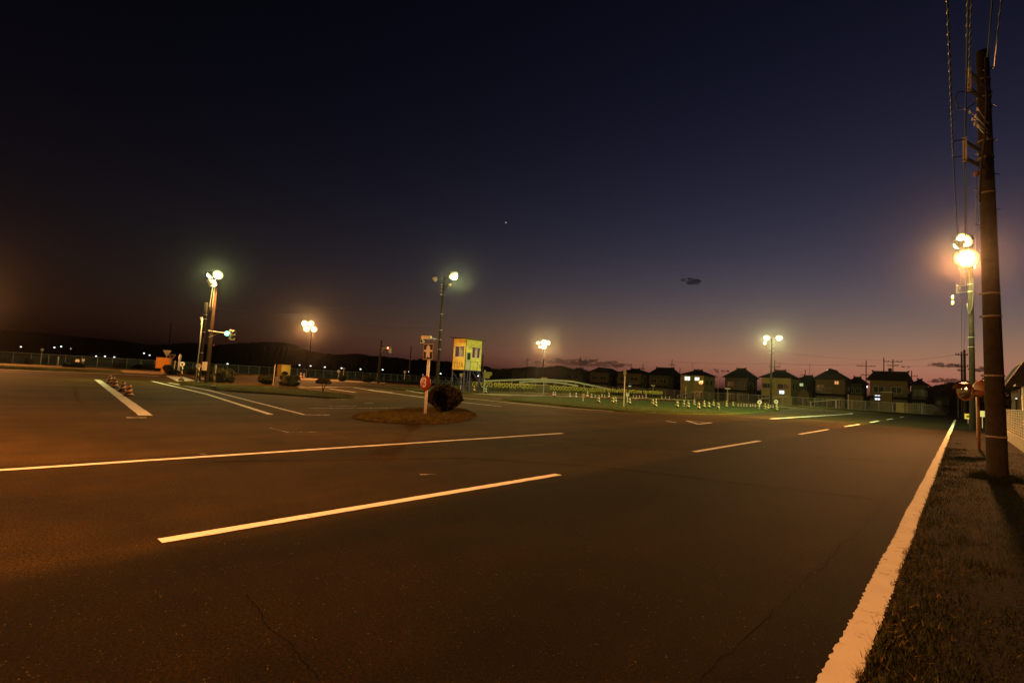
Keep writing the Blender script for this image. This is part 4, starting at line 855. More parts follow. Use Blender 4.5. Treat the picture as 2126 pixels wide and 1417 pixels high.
for px, py, lab in tr:
    p = G(px, py); p.z = .03; s_ = tall.get(px, 1.0)
    dup(proto, p, random.uniform(0, 3), lab, (s_*1.35,)*3)['group'] = 'red and white cones on the course'

# ================================================================== TYRE WALL, RAMP, RAILS
def torus(R0, r, n=14, k=7):
    V = []; F_ = []
    for i in range(n):
        for j in range(k):
            a_, b_ = 2*pi*i/n, 2*pi*j/k; V.append((.9*r*math.sin(b_), (R0+r*math.cos(b_))*math.cos(a_), (R0+r*math.cos(b_))*math.sin(a_)))
    for i in range(n):
        for j in range(k): F_.append((i*k+j, i*k+(j+1) % k, ((i+1) % n)*k+(j+1) % k, ((i+1) % n)*k+j))
    return V, F_
tv, tf = torus(.265, .058); TM = bpy.data.meshes.new('tyre'); TM.from_pydata(tv, [], tf); TM.polygons.foreach_set('use_smooth', [True]*len(tf)); TM.materials.append(M_TYRE)
TM2 = TM.copy(); TM2.materials.clear(); TM2.materials.append(M_TYREB)
def tyre_wall(label, X, runs, zc, posts=2.9, sc_=1.0, dark=()):
    y0 = runs[0][0]; t = thing('tyre_wall', label, 'barrier', (X, y0, .06))
    for a, b in runs:
        y = a; mb = MB(); mb.box((-.14, (a+b)/2-y0, zc-.06), (.08, b-a+.5, .10)); mb.build('rail', M_DSTEEL, t)
        while y < b:
            o = bpy.data.objects.new('tyre', TM2 if any(u < y < v for u, v in dark) else TM); COL.objects.link(o); o.parent = t; o.location = (0, y-y0, zc+random.uniform(-.05, .05)); o.rotation_euler = (random.uniform(0, 3), random.uniform(-.08, .08), random.uniform(-.2, .2)); o.scale = (sc_,)*3
            y += .73*sc_+random.uniform(0, .08)
        y = a
        while y < b: mb = MB(); mb.cyl((-.2, y-y0, -.1), (-.2, y-y0, zc+.25), .04, n=8); mb.build('post', M_DSTEEL, t); y += posts
tyre_wall('long wall of yellow painted tyres hung on a rail', -46.0, [(38.2, 41.4), (41.9, 44.5), (45.2, 48.6), (49.2, 54.6), (55.0, 57.8), (61.4, 66.6), (67.0, 72.6), (73.0, 77.5), (77.9, 84.5), (85.4, 90.2), (91.4, 94.8), (95.4, 99.6)], .98, dark=((38, 44),))
tyre_wall('shorter far row of yellow tyres at the foot of the ramp', -75, [(72, 79), (80, 88), (89, 98)], .9, 3.2)
# ramp with guard rails
railp = [(1004.5, 790.6), (1060, 788.6), (1102, 786.9), (1150, 788.4), (1188, 791.4), (1228, 799.5), (1268, 808)]
rp = [onX(px, py, -54) for px, py in railp]
mb = MB(); vv = []; N = len(rp)
for p in [Vector((-54, 50, .9))]+rp+[Vector((-54, 97, .9))]:
    zt = max(.05, p.z-.95)
    for x, z in ((-51.5, .02), (-53.6, zt), (-61, zt), (-64, .02)): vv.append((x, p.y, z))
mb.add(vv, [(4*i+j, 4*i+j+1, 4*i+j+5, 4*i+j+4) for i in range(N+1) for j in range(3)]); struct('ramp', mb, M_GRASS)
def guard_rail(label, P):
    t = thing('guard_rail', label, 'guard rail', (P[0].x, P[0].y, 0)); o = Vector((P[0].x, P[0].y, 0)); mb = MB(); vv = []
    for p in P:
        for x, z in ((0, .15), (.05, .08), (0, 0), (.05, -.08), (0, -.15), (-.05, 0)): vv.append((p.x-o.x+x, p.y-o.y, p.z+z))
    n = len(P); mb.add(vv, [(6*i+j, 6*i+(j+1) % 6, 6*i+6+(j+1) % 6, 6*i+6+j) for i in range(n-1) for j in range(6)]); mb.build('beam', M_CREAM, t)
    y = P[0].y+.5; ys_ = [p.y for p in P]; zs_ = [p.z for p in P]
    while y < P[-1].y: mb = MB(); z = float(np.interp(y, ys_, zs_)); mb.cyl((-.07, y-o.y, z-1.0), (-.07, y-o.y, z+.15), .06, n=8); mb.build('post', M_CREAM, t); y += 3.0
guard_rail('upper pale guard rail arching over the ramp behind the tyres', rp)
guard_rail('lower pale guard rail along the near side of the ramp', [onX(px, py, -53.4) for px, py in ((1078, 793.2), (1108, 791.4), (1150, 792.6), (1172, 795.5), (1200, 801))])
for i, (a, b, Y, lab) in enumerate((((1576, 827.5), (1634, 822.2), 118, 'sloping bar barrier behind the fence left of the floodlight pole foot'), ((1680, 834), (1746, 828.3), 116, 'sloping bar barrier behind the fence right of the floodlight pole'), ((1405, 820.5), (1450, 812), 122, 'thin sloping bar behind the fence next to the last tyres'))):
    p0, p1 = onY(*a, Y), onY(*b, Y); t = thing('bar_barrier', lab, 'barrier', (p0.x, p0.y, 0)); mb = MB(); o = Vector((p0.x, p0.y, 0)); mb.cyl(p0-o, p1-o, .09, n=8); mb.build('bar', M_CREAM, t)
    for q in (p0.lerp(p1, .05), p0.lerp(p1, .85)): mb = MB(); mb.box((q.x-o.x, q.y-o.y, q.z/2), (.25, .25, q.z)); mb.build('support', M_CREAM, t)

# chain-link fences
def chain_fence(label, a, b, h, spacing=2.0, sp=.22, wr=.006):
    a = Vector(a); b = Vector(b); d = (b-a); Ln = d.length; d.normalize(); t = thing('chain_link_fence', label, 'fence', a, math.atan2(d.y, d.x))
    n = int(Ln/spacing); base = None
    for i in range(n+1):
        if base is None: mb = MB(); mb.cyl((0, 0, -.1), (0, 0, h), .042, n=6); base = mb.build('post', M_STEEL, t); continue
        o = base.copy(); COL.objects.link(o); o.parent = t; o.location.x = i*spacing
    mb = MB(); mb.cyl((0, 0, h-.02), (Ln, 0, h-.02), .03, n=6); mb.build('top_rail', M_STEEL, t); mb = MB(); mb.cyl((0, 0, .12), (Ln, 0, .12), .02, n=5); mb.build('bottom_wire', M_STEEL, t)
    k = int((Ln+h)/sp); V = []; F_ = []
    for s_ in (1, -1):
        for i in range(k):
            x0 = i*sp-(h if s_ > 0 else 0); p0 = np.array([x0, .0, .12 if s_ > 0 else h]); p1 = np.array([x0+h, 0, h if s_ > 0 else .12])
            if p1[0] < 0 or p0[0] > Ln: continue
            o_ = len(V); off = np.array([wr, 0, 0]); V += [p0-off, p0+off, p1+off, p1-off]; F_.append((o_, o_+1, o_+2, o_+3))
    o = npmesh('wire_mesh', np.array(V), np.array(F_), M_STEEL, t); o['kind'] = 'stuff'; return t
chain_fence('long chain link fence along the left side below the wooded hill', (-107, -22, 0), (-107, 112, 0), 1.75)
chain_fence('chain link fence across the far end in front of the houses', (-107, 112, 0), (-3.5, 112, 0), 1.75)

# ================================================================== CONTROL TOWER
pT = gd(961.5, 60.5); TW = thing('control_tower', 'yellow course control cabin on blue steel legs with outside stairs', 'tower', pT)
z0, z1 = zat(pT, 767), zat(pT, 702.5); WX, WY = 2.25, 2.75
M_TWALL = mat('tower_wall', (.75, .60, .14), .7, .3, 1.6, .2, 12)
def wall_with_opening(name, o, u, v, Lu, Lv, holes, th, n, m, parent):
    """wall of Lu x Lv with rectangular openings, built from butted strips; n = outward normal"""
    us = sorted({0, Lu, *[h_[0] for h_ in holes], *[h_[1] for h_ in holes]}); vs_ = sorted({0, Lv, *[h_[2] for h_ in holes], *[h_[3] for h_ in holes]}); mb = MB()
    for a_, b_ in zip(us[:-1], us[1:]):
        for c_, d_ in zip(vs_[:-1], vs_[1:]):
            if any(h_[0] <= a_ and b_ <= h_[1] and h_[2] <= c_ and d_ <= h_[3] for h_ in holes): continue
            P = [o+u*x_+v*y_ for x_, y_ in ((a_, c_), (b_, c_), (b_, d_), (a_, d_))]; Q = [p-n*th for p in P]; mb.add(P+Q, [(0, 1, 2, 3), (7, 6, 5, 4), (0, 4, 5, 1), (1, 5, 6, 2), (2, 6, 7, 3), (3, 7, 4, 0)])
    return mb.build(name, m, parent)
X_, Y_, Z_ = Vector((1, 0, 0)), Vector((0, 1, 0)), Vector((0, 0, 1)); HC = z1-z0
wv0, wv1 = HC*.40, HC*.76
wall_with_opening('wall', Vector((-WX, 0, z0)), X_, Z_, WX, HC, [(.35, WX-.25, wv0, wv1)], .06, Vector((0, -1, 0)), M_TWALL, TW)
wall_with_opening('wall', Vector((0, 0, z0)), Y_, Z_, WY, HC, [(1.05, WY-.25, wv0, wv1)], .06, Vector((1, 0, 0)), M_TWALL, TW)
wall_with_opening('wall', Vector((-WX, WY, z0)), X_, Z_, WX, HC, [(.3, WX-.3, wv0, wv1)], .06, Vector((0, 1, 0)), M_TWALL, TW)
wall_with_opening('wall', Vector((-WX, 0, z0)), Y_, Z_, WY, HC, [(.3, WY-.3, wv0, wv1)], .06, Vector((-1, 0, 0)), M_TWALL, TW)
mb = MB(); mb.box((-WX/2, WY/2, z0-.05), (WX, WY, .1)); mb.build('floor', M_DSTEEL, TW)
def sash(o, u, a_, b_, n, nm='window'):
    mb = MB(); fw = .05
    def bar(x0, x1, y0, y1, dn=0): P = [o+u*x_+Z_*y_+n*(.01+dn) for x_, y_ in ((x0, y0), (x1, y0), (x1, y1), (x0, y1))]; Q = [p-n*.07 for p in P]; mb.add(P+Q, [(0, 1, 2, 3), (7, 6, 5, 4), (0, 4, 5, 1), (1, 5, 6, 2), (2, 6, 7, 3), (3, 7, 4, 0)])
    bar(a_, b_, wv0, wv0+fw); bar(a_, b_, wv1-fw, wv1); bar(a_, a_+fw, wv0+fw, wv1-fw); bar(b_-fw, b_, wv0+fw, wv1-fw); c_ = (a_+b_)/2; bar(c_-.06, c_+.0, wv0+fw, wv1-fw); bar(c_+.12, c_+.17, wv0+fw, wv1-fw, -.03); mb.build(nm, M_WHITE, TW)
sash(Vector((-WX, 0, z0)), X_, .35, WX-.25, Vector((0, -1, 0))); sash(Vector((0, 0, z0)), Y_, 1.05, WY-.25, Vector((1, 0, 0))); sash(Vector((-WX, WY, z0)), X_, .3, WX-.3, Vector((0, 1, 0))); sash(Vector((-WX, 0, z0)), Y_, .3, WY-.3, Vector((-1, 0, 0)))
mb = MB(); mb.box((.05, .48, z0+HC*.29), (.05, .72, HC*.58)); dr = mb.build('door', M_CREAM, TW); mb = MB(); mb.box((.08, .48, z0+HC*.44), (.02, .5, HC*.22)); mb.build('door_pane', M_GLASSD, dr); mb = MB(); mb.box((.09, .76, z0+HC*.28), (.03, .05, .12)); mb.build('handle', M_STEEL, dr)
mb = MB(); nn = 46; vv = []
for i in range(nn+1):
    y = -.45+(WY+.9)*i/nn; zz = z1+.10+.035*math.sin(i*pi/2)
    for x, dz in ((-WX-.35, .08), (.55, -.06)): vv.append((x, y, zz+dz)); vv.append((x, y, zz+dz-.03))
mb.add(vv, [f for i in range(nn) for f in ((4*i, 4*i+2, 4*i+6, 4*i+4), (4*i+1, 4*i+5, 4*i+7, 4*i+3), (4*i+2, 4*i+3, 4*i+7, 4*i+6), (4*i, 4*i+4, 4*i+5, 4*i+1))]); mb.build('roof', mat('roof_sheet', (.16, .13, .09), .6, .3, 4), TW)
mb = MB(); mb.box((-WX/2+.02, WY/2, z1+.03), (WX+.3, WY+.4, .06)); mb.build('eave_board', M_DSTEEL, TW)
for x, y in ((-.08, .1), (-WX+.08, .1), (-.08, WY-.1), (-WX+.08, WY-.1)): mb = MB(); mb.box((x, y, (z0-.1)/2), (.13, .13, z0-.1)); mb.build('leg', M_BLUE, TW)
mb = MB()
for a_, b_ in (((-.08, .1), (-WX+.08, .1)), ((-.08, WY-.1), (-WX+.08, WY-.1)), ((-WX+.08, .1), (-WX+.08, WY-.1))): mb.cyl((*a_, .4), (*b_, z0-.3), .03, n=6); mb.cyl((*b_, .4), (*a_, z0-.3), .03, n=6)
mb.build('cross_brace', M_BLUE, TW)
mb = MB(); mb.box((.5, .55, z0-.06), (1.0, 1.2, .08)); mb.build('landing', M_BLUE, TW)
mb = MB(); mb.box((.9, .1, z0/2-.05), (.1, .1, z0-.1)); mb.build('landing_post', M_BLUE, TW)
ns = 10; sy0, sy1 = 1.15, 3.6
for i in range(ns): t_ = (i+.5)/ns; mb = MB(); mb.box((.5, sy0+(sy1-sy0)*t_, (z0-.1)*(1-t_)), (.8, .27, .05)); mb.build('stair_tread', M_BLUE, TW)
for x in (.08, .92):
    mb = MB(); mb.cyl((x, sy0, z0-.1), (x, sy1, 0), .07, n=6); mb.build('stringer', M_BLUE, TW)
    if x > .5:
        mb = MB(); mb.tube([(x, .0, z0), (x, .0, z0+1.0), (x, sy0, z0+1.0), (x, sy1, .95), (x, sy1, 0)], .028); mb.cyl((x, sy0, z0), (x, sy0, z0+1.0), .025); mb.cyl((x, (sy0+sy1)/2, z0/2), (x, (sy0+sy1)/2, z0/2+1.0), .025); mb.cyl((.08, 0, z0+1), (x, 0, z0+1), .025); mb.build('handrail', M_BLUE, TW)
mb = MB(); ML = mat('faded_lettering', (.30, .17, .05), .8, .5, 9)
def stroke(x0, y0, x1, y1, wd=.09):
    d = Vector((x1-x0, 0, y1-y0)).normalized(); nr = Vector((-d.z, 0, d.x))*wd/2; P = [Vector((x0, -.006, y0))+nr, Vector((x0, -.006, y0))-nr, Vector((x1, -.006, y1))-nr, Vector((x1, -.006, y1))+nr]; mb.add([p+Vector((-WX, 0, z0)) for p in P], [(0, 1, 2, 3)])
b0, b1 = HC*.06, HC*.24
stroke(.42, b0, .42, b1); stroke(.25, b1+.03, .6, b1+.03, .06); stroke(.9, b0+.05, .9, b1); stroke(.9, b0, 1.25, b0, .07); stroke(1.25, b0+.05, 1.25, b1); stroke(1.55, b0, 1.72, b1); stroke(1.9, b0, 1.76, b1); stroke(1.62, b0+.2, 1.86, b0+.2, .05)
mb.build('faded_lettering', ML, TW)

# ================================================================== TRAFFIC SIGNALS
def signal(label, pole_p, pole_dep, arm, heads):
    """arm: pixel start/end rows; heads: (px,py,w,h,[lens (dx,dz,col)],facing)"""
    o = at(arm[0][0], arm[0][1], pole_dep); t = thing('traffic_signal', label, 'traffic signal', o)
    e = at(arm[1][0], arm[1][1], pole_dep)-o; s2 = at(arm[2][0], arm[2][1], pole_dep)-o; mb = MB(); mb.cyl((0, 0, 0), e, .04, n=8); mb.cyl(s2, e*.75, .03, n=8); mb.build('arm', M_STEEL, t)
    for px, py, wd, ht, lens, fc in heads:
        c = at(px, py, pole_dep-.1)-o; F_ = frame(c, fc); mb = MB(); mb.plate([(-wd/2+.08, -ht/2), (wd/2-.08, -ht/2), (wd/2, -ht/2+.08), (wd/2, ht/2-.08), (wd/2-.08, ht/2), (-wd/2+.08, ht/2), (-wd/2, ht/2-.08), (-wd/2, -ht/2+.08)], F_, .2); hd = mb.build('housing', M_CREAM, t)
        for u_, v_, mm in lens:
            q = F_ @ Vector((u_, v_, 0)); l = MB(); l.lathe([(.15, .0), (.13, .03), (.01, .05)], 16, q, F_.to_3x3()); l.build('lens', mm, hd, True)
            h_ = MB(); vv = []
            for i in range(11):
                a_ = R(-10)+R(200)*i/10; vv += [F_ @ Vector((u_+.17*math.cos(a_), v_+.17*math.sin(a_), w_)) for w_ in (0, .2)]
            h_.add(vv, [(2*i, 2*i+1, 2*i+3, 2*i+2) for i in range(10)]); h_.build('visor', M_CREAM, hd)
GRN = emit('green_signal', (.10, 1.0, .55), 26); RED_ = emit('red_signal', (1.0, .10, .04), 14); DK = mat('dark_lens', (.02, .02, .02), .3)
tocam = lambda px, py: (-ray(px, py)).normalized()
def flat(v, ang=0): v = Vector((v.x, v.y, 0)).normalized(); return Quaternion((0, 0, 1), ang) @ v
signal('traffic signal showing green on an arm from the left pole pair', None, 41.8, ((432, 686), (466, 691), (434, 700)), [(471, 692, .42, .42, [(0, 0, GRN)], flat(tocam(471, 692))), (483.5, 695, .42, .85, [(0, .2, DK), (0, -.2, DK)], flat(tocam(483, 695), R(35)))])
pR = gd(785, 88); hR = zat(pR, 706); RP = thing('signal_pole', 'slim pole holding the red traffic signal', 'pole', pR); pole_mesh(hR, .24, .15, 10).build('shaft', M_CONC, RP, True)
signal('traffic signal showing red beside its slim pole', None, 87.6, ((789, 722), (803, 721.5), (790, 730)), [(805.5, 722, 1.05, .4, [(-.32, 0, DK), (0, 0, RED_), (.32, 0, DK)], flat(tocam(805, 722), R(-12))), (811, 728, .5, .7, [(0, 0, DK)], flat(tocam(805, 722), R(60)))])
signal('unlit signal heads on an arm left of the tall floodlight pole', None, 55.5, ((907, 704), (895, 702), (903, 708)), [(886, 700.5, 1.2, .38, [(-.36, 0, DK), (0, 0, DK), (.36, 0, DK)], flat(tocam(886, 700), R(150))), (876, 708, .42, .42, [(0, 0, DK)], flat(tocam(876, 708), R(-30)))])

# ================================================================== HOUSES
M_ROOFT = mat('roof_tiles', (.013, .012, .012), .75, .3, 6, .4, 8)
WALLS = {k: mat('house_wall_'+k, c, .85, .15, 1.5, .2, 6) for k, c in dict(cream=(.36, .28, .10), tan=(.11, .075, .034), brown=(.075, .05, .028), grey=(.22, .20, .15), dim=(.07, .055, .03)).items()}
M_FRAME = mat('window_frame', (.22, .20, .16), .5)
LIT_W = emit('lit_window_white', (1.0, .97, .78), 1.25); LIT_C = emit('lit_window_cool', (.86, .93, 1.0), 1.35); LIT_O = emit('lit_window_orange', (1.0, .42, .14), .85); LIT_G = emit('lit_window_green', (.8, 1.0, .45), .6)
def house(label, px0, px1, Y, eave, ridge_py, wall, ridge_frac=.4, depth=7.5, wins=None, lits=(), antenna=None, lower=True, roof='hip', balcony=None):
    a, b = onY(px0, 800, Y), onY(px1, 800, Y); cx = (a.x+b.x)/2; Wd = abs(b.x-a.x); pm = (px0+px1)/2
    ez = onY(pm, eave, Y).z; rz_ = onY(pm, ridge_py, Y+depth/2).z
    t = thing('house', label, 'house', (cx, Y, 0)); mb = MB(); mb.box((0, depth/2, ez/2), (Wd, depth, ez)); mb.build('wall', WALLS[wall], t)
    ov = .65; hx, hy = Wd/2+ov, depth/2+ov; rl = Wd*ridge_frac/2; mb = MB()
    if roof == 'gable_front':
        vv = [(-hx, -ov, ez-.1), (hx, -ov, ez-.1), (hx, depth+ov, ez-.1), (-hx, depth+ov, ez-.1), (0, -ov, rz_), (0, depth+ov, rz_)]; mb.add(vv, [(0, 4, 5, 3), (4, 1, 2, 5), (0, 1, 4), (2, 3, 5), (3, 2, 1, 0)])
    else:
        vv = [(-hx, -ov, ez-.05), (hx, -ov, ez-.05), (hx, depth+ov, ez-.05), (-hx, depth+ov, ez-.05), (-rl, depth/2, rz_), (rl, depth/2, rz_)]; mb.add(vv, [(0, 1, 5, 4), (1, 2, 5), (2, 3, 4, 5), (3, 0, 4), (3, 2, 1, 0)])
    ro = mb.build('roof', M_ROOFT, t); mb = MB()
    if roof == 'gable_front': mb.box((0, depth/2, rz_+.04), (.3, depth+2*ov, .2))
    else: mb.box((0, depth/2, rz_+.06), (2*rl+.4, .32, .24)); mb.box((-rl-.1, depth/2, rz_+.16), (.25, .4, .35)); mb.box((rl+.1, depth/2, rz_+.16), (.25, .4, .35))
    mb.build('ridge_tiles', M_ROOFT, ro)
    fs = []
    if wins is None: wins = ((.12, .40, .62, .80), (.58, .88, .62, .80), (.10, .42, .08, .34), (.58, .80, .05, .36))
    for u0, u1, v0, v1 in wins: fs.append((-Wd/2+Wd*u0, -Wd/2+Wd*u1, ez*v0, ez*v1, M_GLASSD))
    for x0, x1, y0, y1, mm in lits:
        q0, q1 = onY(x0, y1, Y), onY(x1, y0, Y); fs.append((q0.x-cx, q1.x-cx, q0.z, q1.z, mm))
    for x0, x1, v0, v1, mm in fs:
        mb = MB(); f_ = .07
        for bx in ((x0-f_, x1+f_, v0-f_, v0), (x0-f_, x1+f_, v1, v1+f_), (x0-f_, x0, v0, v1), (x1, x1+f_, v0, v1), ((x0+x1)/2-.03, (x0+x1)/2+.03, v0, v1)): mb.box(((bx[0]+bx[1])/2, -.05, (bx[2]+bx[3])/2), (bx[1]-bx[0], .12, bx[3]-bx[2]))
        wo = mb.build('window', M_FRAME, t); mb = MB(); mb.add([(x0, -.03, v0), (x1, -.03, v0), (x1, -.03, v1), (x0, -.03, v1)], [(0, 1, 2, 3)]); mb.build('pane', mm, wo)
    for yy in (.25, .65):
        mb = MB(); mb.box((Wd/2+.03, depth*yy, ez*.70), (.06, 1.2, 1.1)); wo = mb.build('window', M_FRAME, t); mb = MB(); mb.box((Wd/2+.065, depth*yy, ez*.70), (.02, 1.05, .95)); mb.build('pane', M_GLASSD, wo)
    if lower:
        mb = MB(); zz = ez*.46; mb.add([(-Wd/2-.3, -.9, zz-.28), (Wd/2+.3, -.9, zz-.28), (Wd/2+.3, 0, zz+.12), (-Wd/2-.3, 0, zz+.12), (-Wd/2-.3, 0, zz-.3), (Wd/2+.3, 0, zz-.3)], [(0, 1, 2, 3), (0, 4, 5, 1), (0, 3, 4), (1, 5, 2)]); mb.build('lower_roof', M_ROOFT, t)
    if balcony:
        x0, x1 = -Wd/2+Wd*balcony[0], -Wd/2+Wd*balcony[1]; mb = MB(); zz = ez*.50; mb.box(((x0+x1)/2, -.55, zz), (x1-x0, 1.1, .12)); bo = mb.build('balcony', M_FRAME, t)
        m2 = MB(); m2.box(((x0+x1)/2, -1.07, zz+1.0), (x1-x0, .06, .06))
        k = x0
        while k < x1: m2.box((k, -1.07, zz+.52), (.05, .05, .92)); k += .35
        m2.build('balcony_railing', M_FRAME, bo)
    if antenna:
        q = onY(antenna[0], antenna[1], Y+depth/2); xx = q.x-cx; mb = MB(); mb.cyl((xx, depth/2, rz_-1), (xx, depth/2, q.z), .03, n=5); mb.cyl((xx-.7, depth/2, q.z-.15), (xx+.7, depth/2, q.z-.15), .02, n=4)
        for k in range(5): mb.cyl((xx-.6+.3*k, depth/2-.35, q.z-.15), (xx-.6+.3*k, depth/2+.35, q.z-.15), .012, n=4)
        mb.build('antenna', M_DSTEEL, t)
    return t
house('dim yellowish house furthest left in the row, half in shadow', 1174, 1203, 138, 771, 764, 'tan', .4)
house('house with a pale wall behind the ramp crest, second from left', 1224, 1262, 132, 772, 764, 'tan', .35, roof='gable_front')
house('third house from left with a small lit ground window', 1281, 1330, 126, 774, 765.5, 'tan', .3, balcony=(.5, .95), lits=((1305, 1311, 797, 802, LIT_G),))
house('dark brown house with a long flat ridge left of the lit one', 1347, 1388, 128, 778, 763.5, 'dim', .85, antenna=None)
house('cream house with two lit upper windows', 1413, 1461, 124, 778, 768.3, 'cream', .3, wins=((.04, .17, .63, .77), (.80, .97, .62, .77), (.05, .3, .06, .3), (.58, .95, .05, .33)), lits=((1421.5, 1433, 781.5, 789, LIT_W), (1442.5, 1452.5, 783, 789.5, LIT_W)), antenna=(1438, 753), lower=False)
house('dark house with a peaked tile roof right of the lit cream house', 1505, 1552, 126, 783, 765, 'brown', .35, balcony=(.45, .98))
house('pale house behind the two lamp floodlight pole with a bright low window', 1581, 1642, 122, 783.5, 769, 'cream', .3, wins=((.04, .38, .60, .76), (.56, .94, .60, .76), (.03, .3, .05, .30)), lits=((1618, 1628.5, 810.5, 817, LIT_C),), antenna=(1619, 752), lower=False)
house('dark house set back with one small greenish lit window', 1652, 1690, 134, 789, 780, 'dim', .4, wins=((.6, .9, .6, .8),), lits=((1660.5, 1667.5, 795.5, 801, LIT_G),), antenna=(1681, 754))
house('brown house with an orange lit upper window and a light on its ridge', 1693, 1754, 122, 786, 768, 'tan', .14, wins=((.06, .3, .60, .76), (.1, .42, .06, .34), (.55, .9, .06, .34)), lits=((1733, 1741, 791, 797, LIT_O),), roof='gable_front', balcony=(.08, .6))
house('low dark house between the orange window and the bluish lamp', 1760, 1790, 134, 795, 783, 'dim', .4)
house('wide house with a long tiled ridge and bright low window', 1806, 1884, 122, 789, 772, 'tan', .95, wins=((.10, .38, .60, .78), (.58, .85, .60, .78), (.55, .9, .05, .3)), lits=((1816.5, 1827, 820, 829.5, LIT_C),))
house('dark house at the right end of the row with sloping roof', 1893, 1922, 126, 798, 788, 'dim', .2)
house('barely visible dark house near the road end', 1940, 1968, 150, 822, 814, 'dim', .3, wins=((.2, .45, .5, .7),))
# ridge lamp, sheds and walls by the houses
q = onY(1718.5, 769, 125.5); t = thing('roof_lamp', 'small warm light glowing on the ridge of the brown house', 'lamp', q); mb = MB(); mb.lathe([(.02, -.16), (.2, -.12), (.22, .05), (.1, .16)], 10); mb.build('globe', emit('ridge_glow', (1, .8, .45), 2.2), t, True); mb = MB(); mb.cyl((0, 0, -.6), (0, 0, -.16), .03, n=6); mb.build('stem', M_DSTEEL, t)
p0, p1 = onY(1829, 830, 117), onY(1852, 830, 117); t = thing('garden_shed', 'plain tan box shed beyond the far fence', 'shed', ((p0.x+p1.x)/2, 117, 0)); zt = onY(1840, 814, 117).z; mb = MB(); mb.box((0, 1, zt/2), (p1.x-p0.x, 2.0, zt)); mb.build('wall', WALLS['tan'], t); mb = MB(); mb.box((0, 1, zt+.04), (p1.x-p0.x+.15, 2.15, .08)); mb.build('roof', M_STEEL, t)
p0, p1 = onY(1860.5, 840, 114), onY(1897, 840, 114); t = thing('block_wall', 'low tan block wall right of the box shed', 'wall', (p0.x, 114, 0)); zt = onY(1870, 835.5, 114).z; L_ = p1.x-p0.x; mb = MB(); mb.box((L_*.23, .1, zt/2), (L_*.46, .2, zt)); mb.build('pale_section', WALLS['cream'], t); mb = MB(); mb.box((L_*.735, .1, zt/2), (L_*.53, .2, zt)); mb.build('dark_section', WALLS['tan'], t)
p0, p1 = onY(1657, 815, 118), onY(1680, 815, 118); t = thing('arched_shed', 'small arched shed left of the brown house', 'shed', ((p0.x+p1.x)/2, 118, 0)); w_ = (p1.x-p0.x)/2; zt = onY(1668, 808, 118).z; mb = MB(); pr = [(-w_, 0), (w_, 0)]+[(w_*math.cos(a_), zt*.62+zt*.38*math.sin(a_)) for a_ in [pi*i/10 for i in range(11)]]; mb.plate(pr, frame((0, 0, 0), (0, -1, 0)), 3); mb.build('shell', WALLS['tan'], t); mb = MB(); mb.plate([(-w_*.7, .02), (w_*.7, .02), (w_*.7, zt*.6), (-w_*.7, zt*.6)], frame((0, -.02, 0), (0, -1, 0)), .02); mb.build('door', WALLS['brown'], t)
p0, p1 = onY(1760, 824, 118), onY(1792, 824, 118); t = thing('block_wall', 'long low greenish wall before the dark low house', 'wall', (p0.x, 118, 0)); zt = onY(1775, 820.5, 118).z; mb = MB(); mb.box(((p1.x-p0.x)/2, .1, zt/2), (p1.x-p0.x, .2, zt)); mb.build('wall', WALLS['tan'], t)
# house at the right edge behind the slatted fence
RH = thing('house', 'dark gabled house at the right edge above the slatted fence', 'house', (2.35, 44, 0)); mb = MB(); mb.box((4.5, 4, 1.6), (8.2, 8, 3.2)); mb.build('wall', WALLS['brown'], RH)
za = onY(2118, 749, 44).z; mb = MB(); mb.add([(-.35, -.5, 3.0), (.55, -.5, za), (.55, 8.5, za), (-.35, 8.5, 3.0), (9.2, -.5, 3.0), (9.2, 8.5, 3.0)], [(0, 1, 2, 3), (1, 4, 5, 2), (0, 4, 1), (3, 2, 5), (0, 3, 5, 4)]); mb.build('roof', M_ROOFT, RH)
mb = MB(); mb.box((.75, -.03, 2.55), (.9, .08, .7)); wo = mb.build('window', M_FRAME, RH); mb = MB(); mb.box((.75, -.075, 2.55), (.78, .02, .58)); mb.build('pane', M_GLASSD, wo)
t = thing('storage_shed', 'pale shed wall and eave at the far right above the fence', 'shed', (2.42, 38.6, 0)); mb = MB(); mb.box((1.2, .6, 1.45), (2.2, 1.2, 2.9)); mb.build('wall', M_CREAM, t); mb = MB(); mb.box((1.1, .6, 2.96), (2.6, 1.6, .1)); mb.build('roof', M_DSTEEL, t)

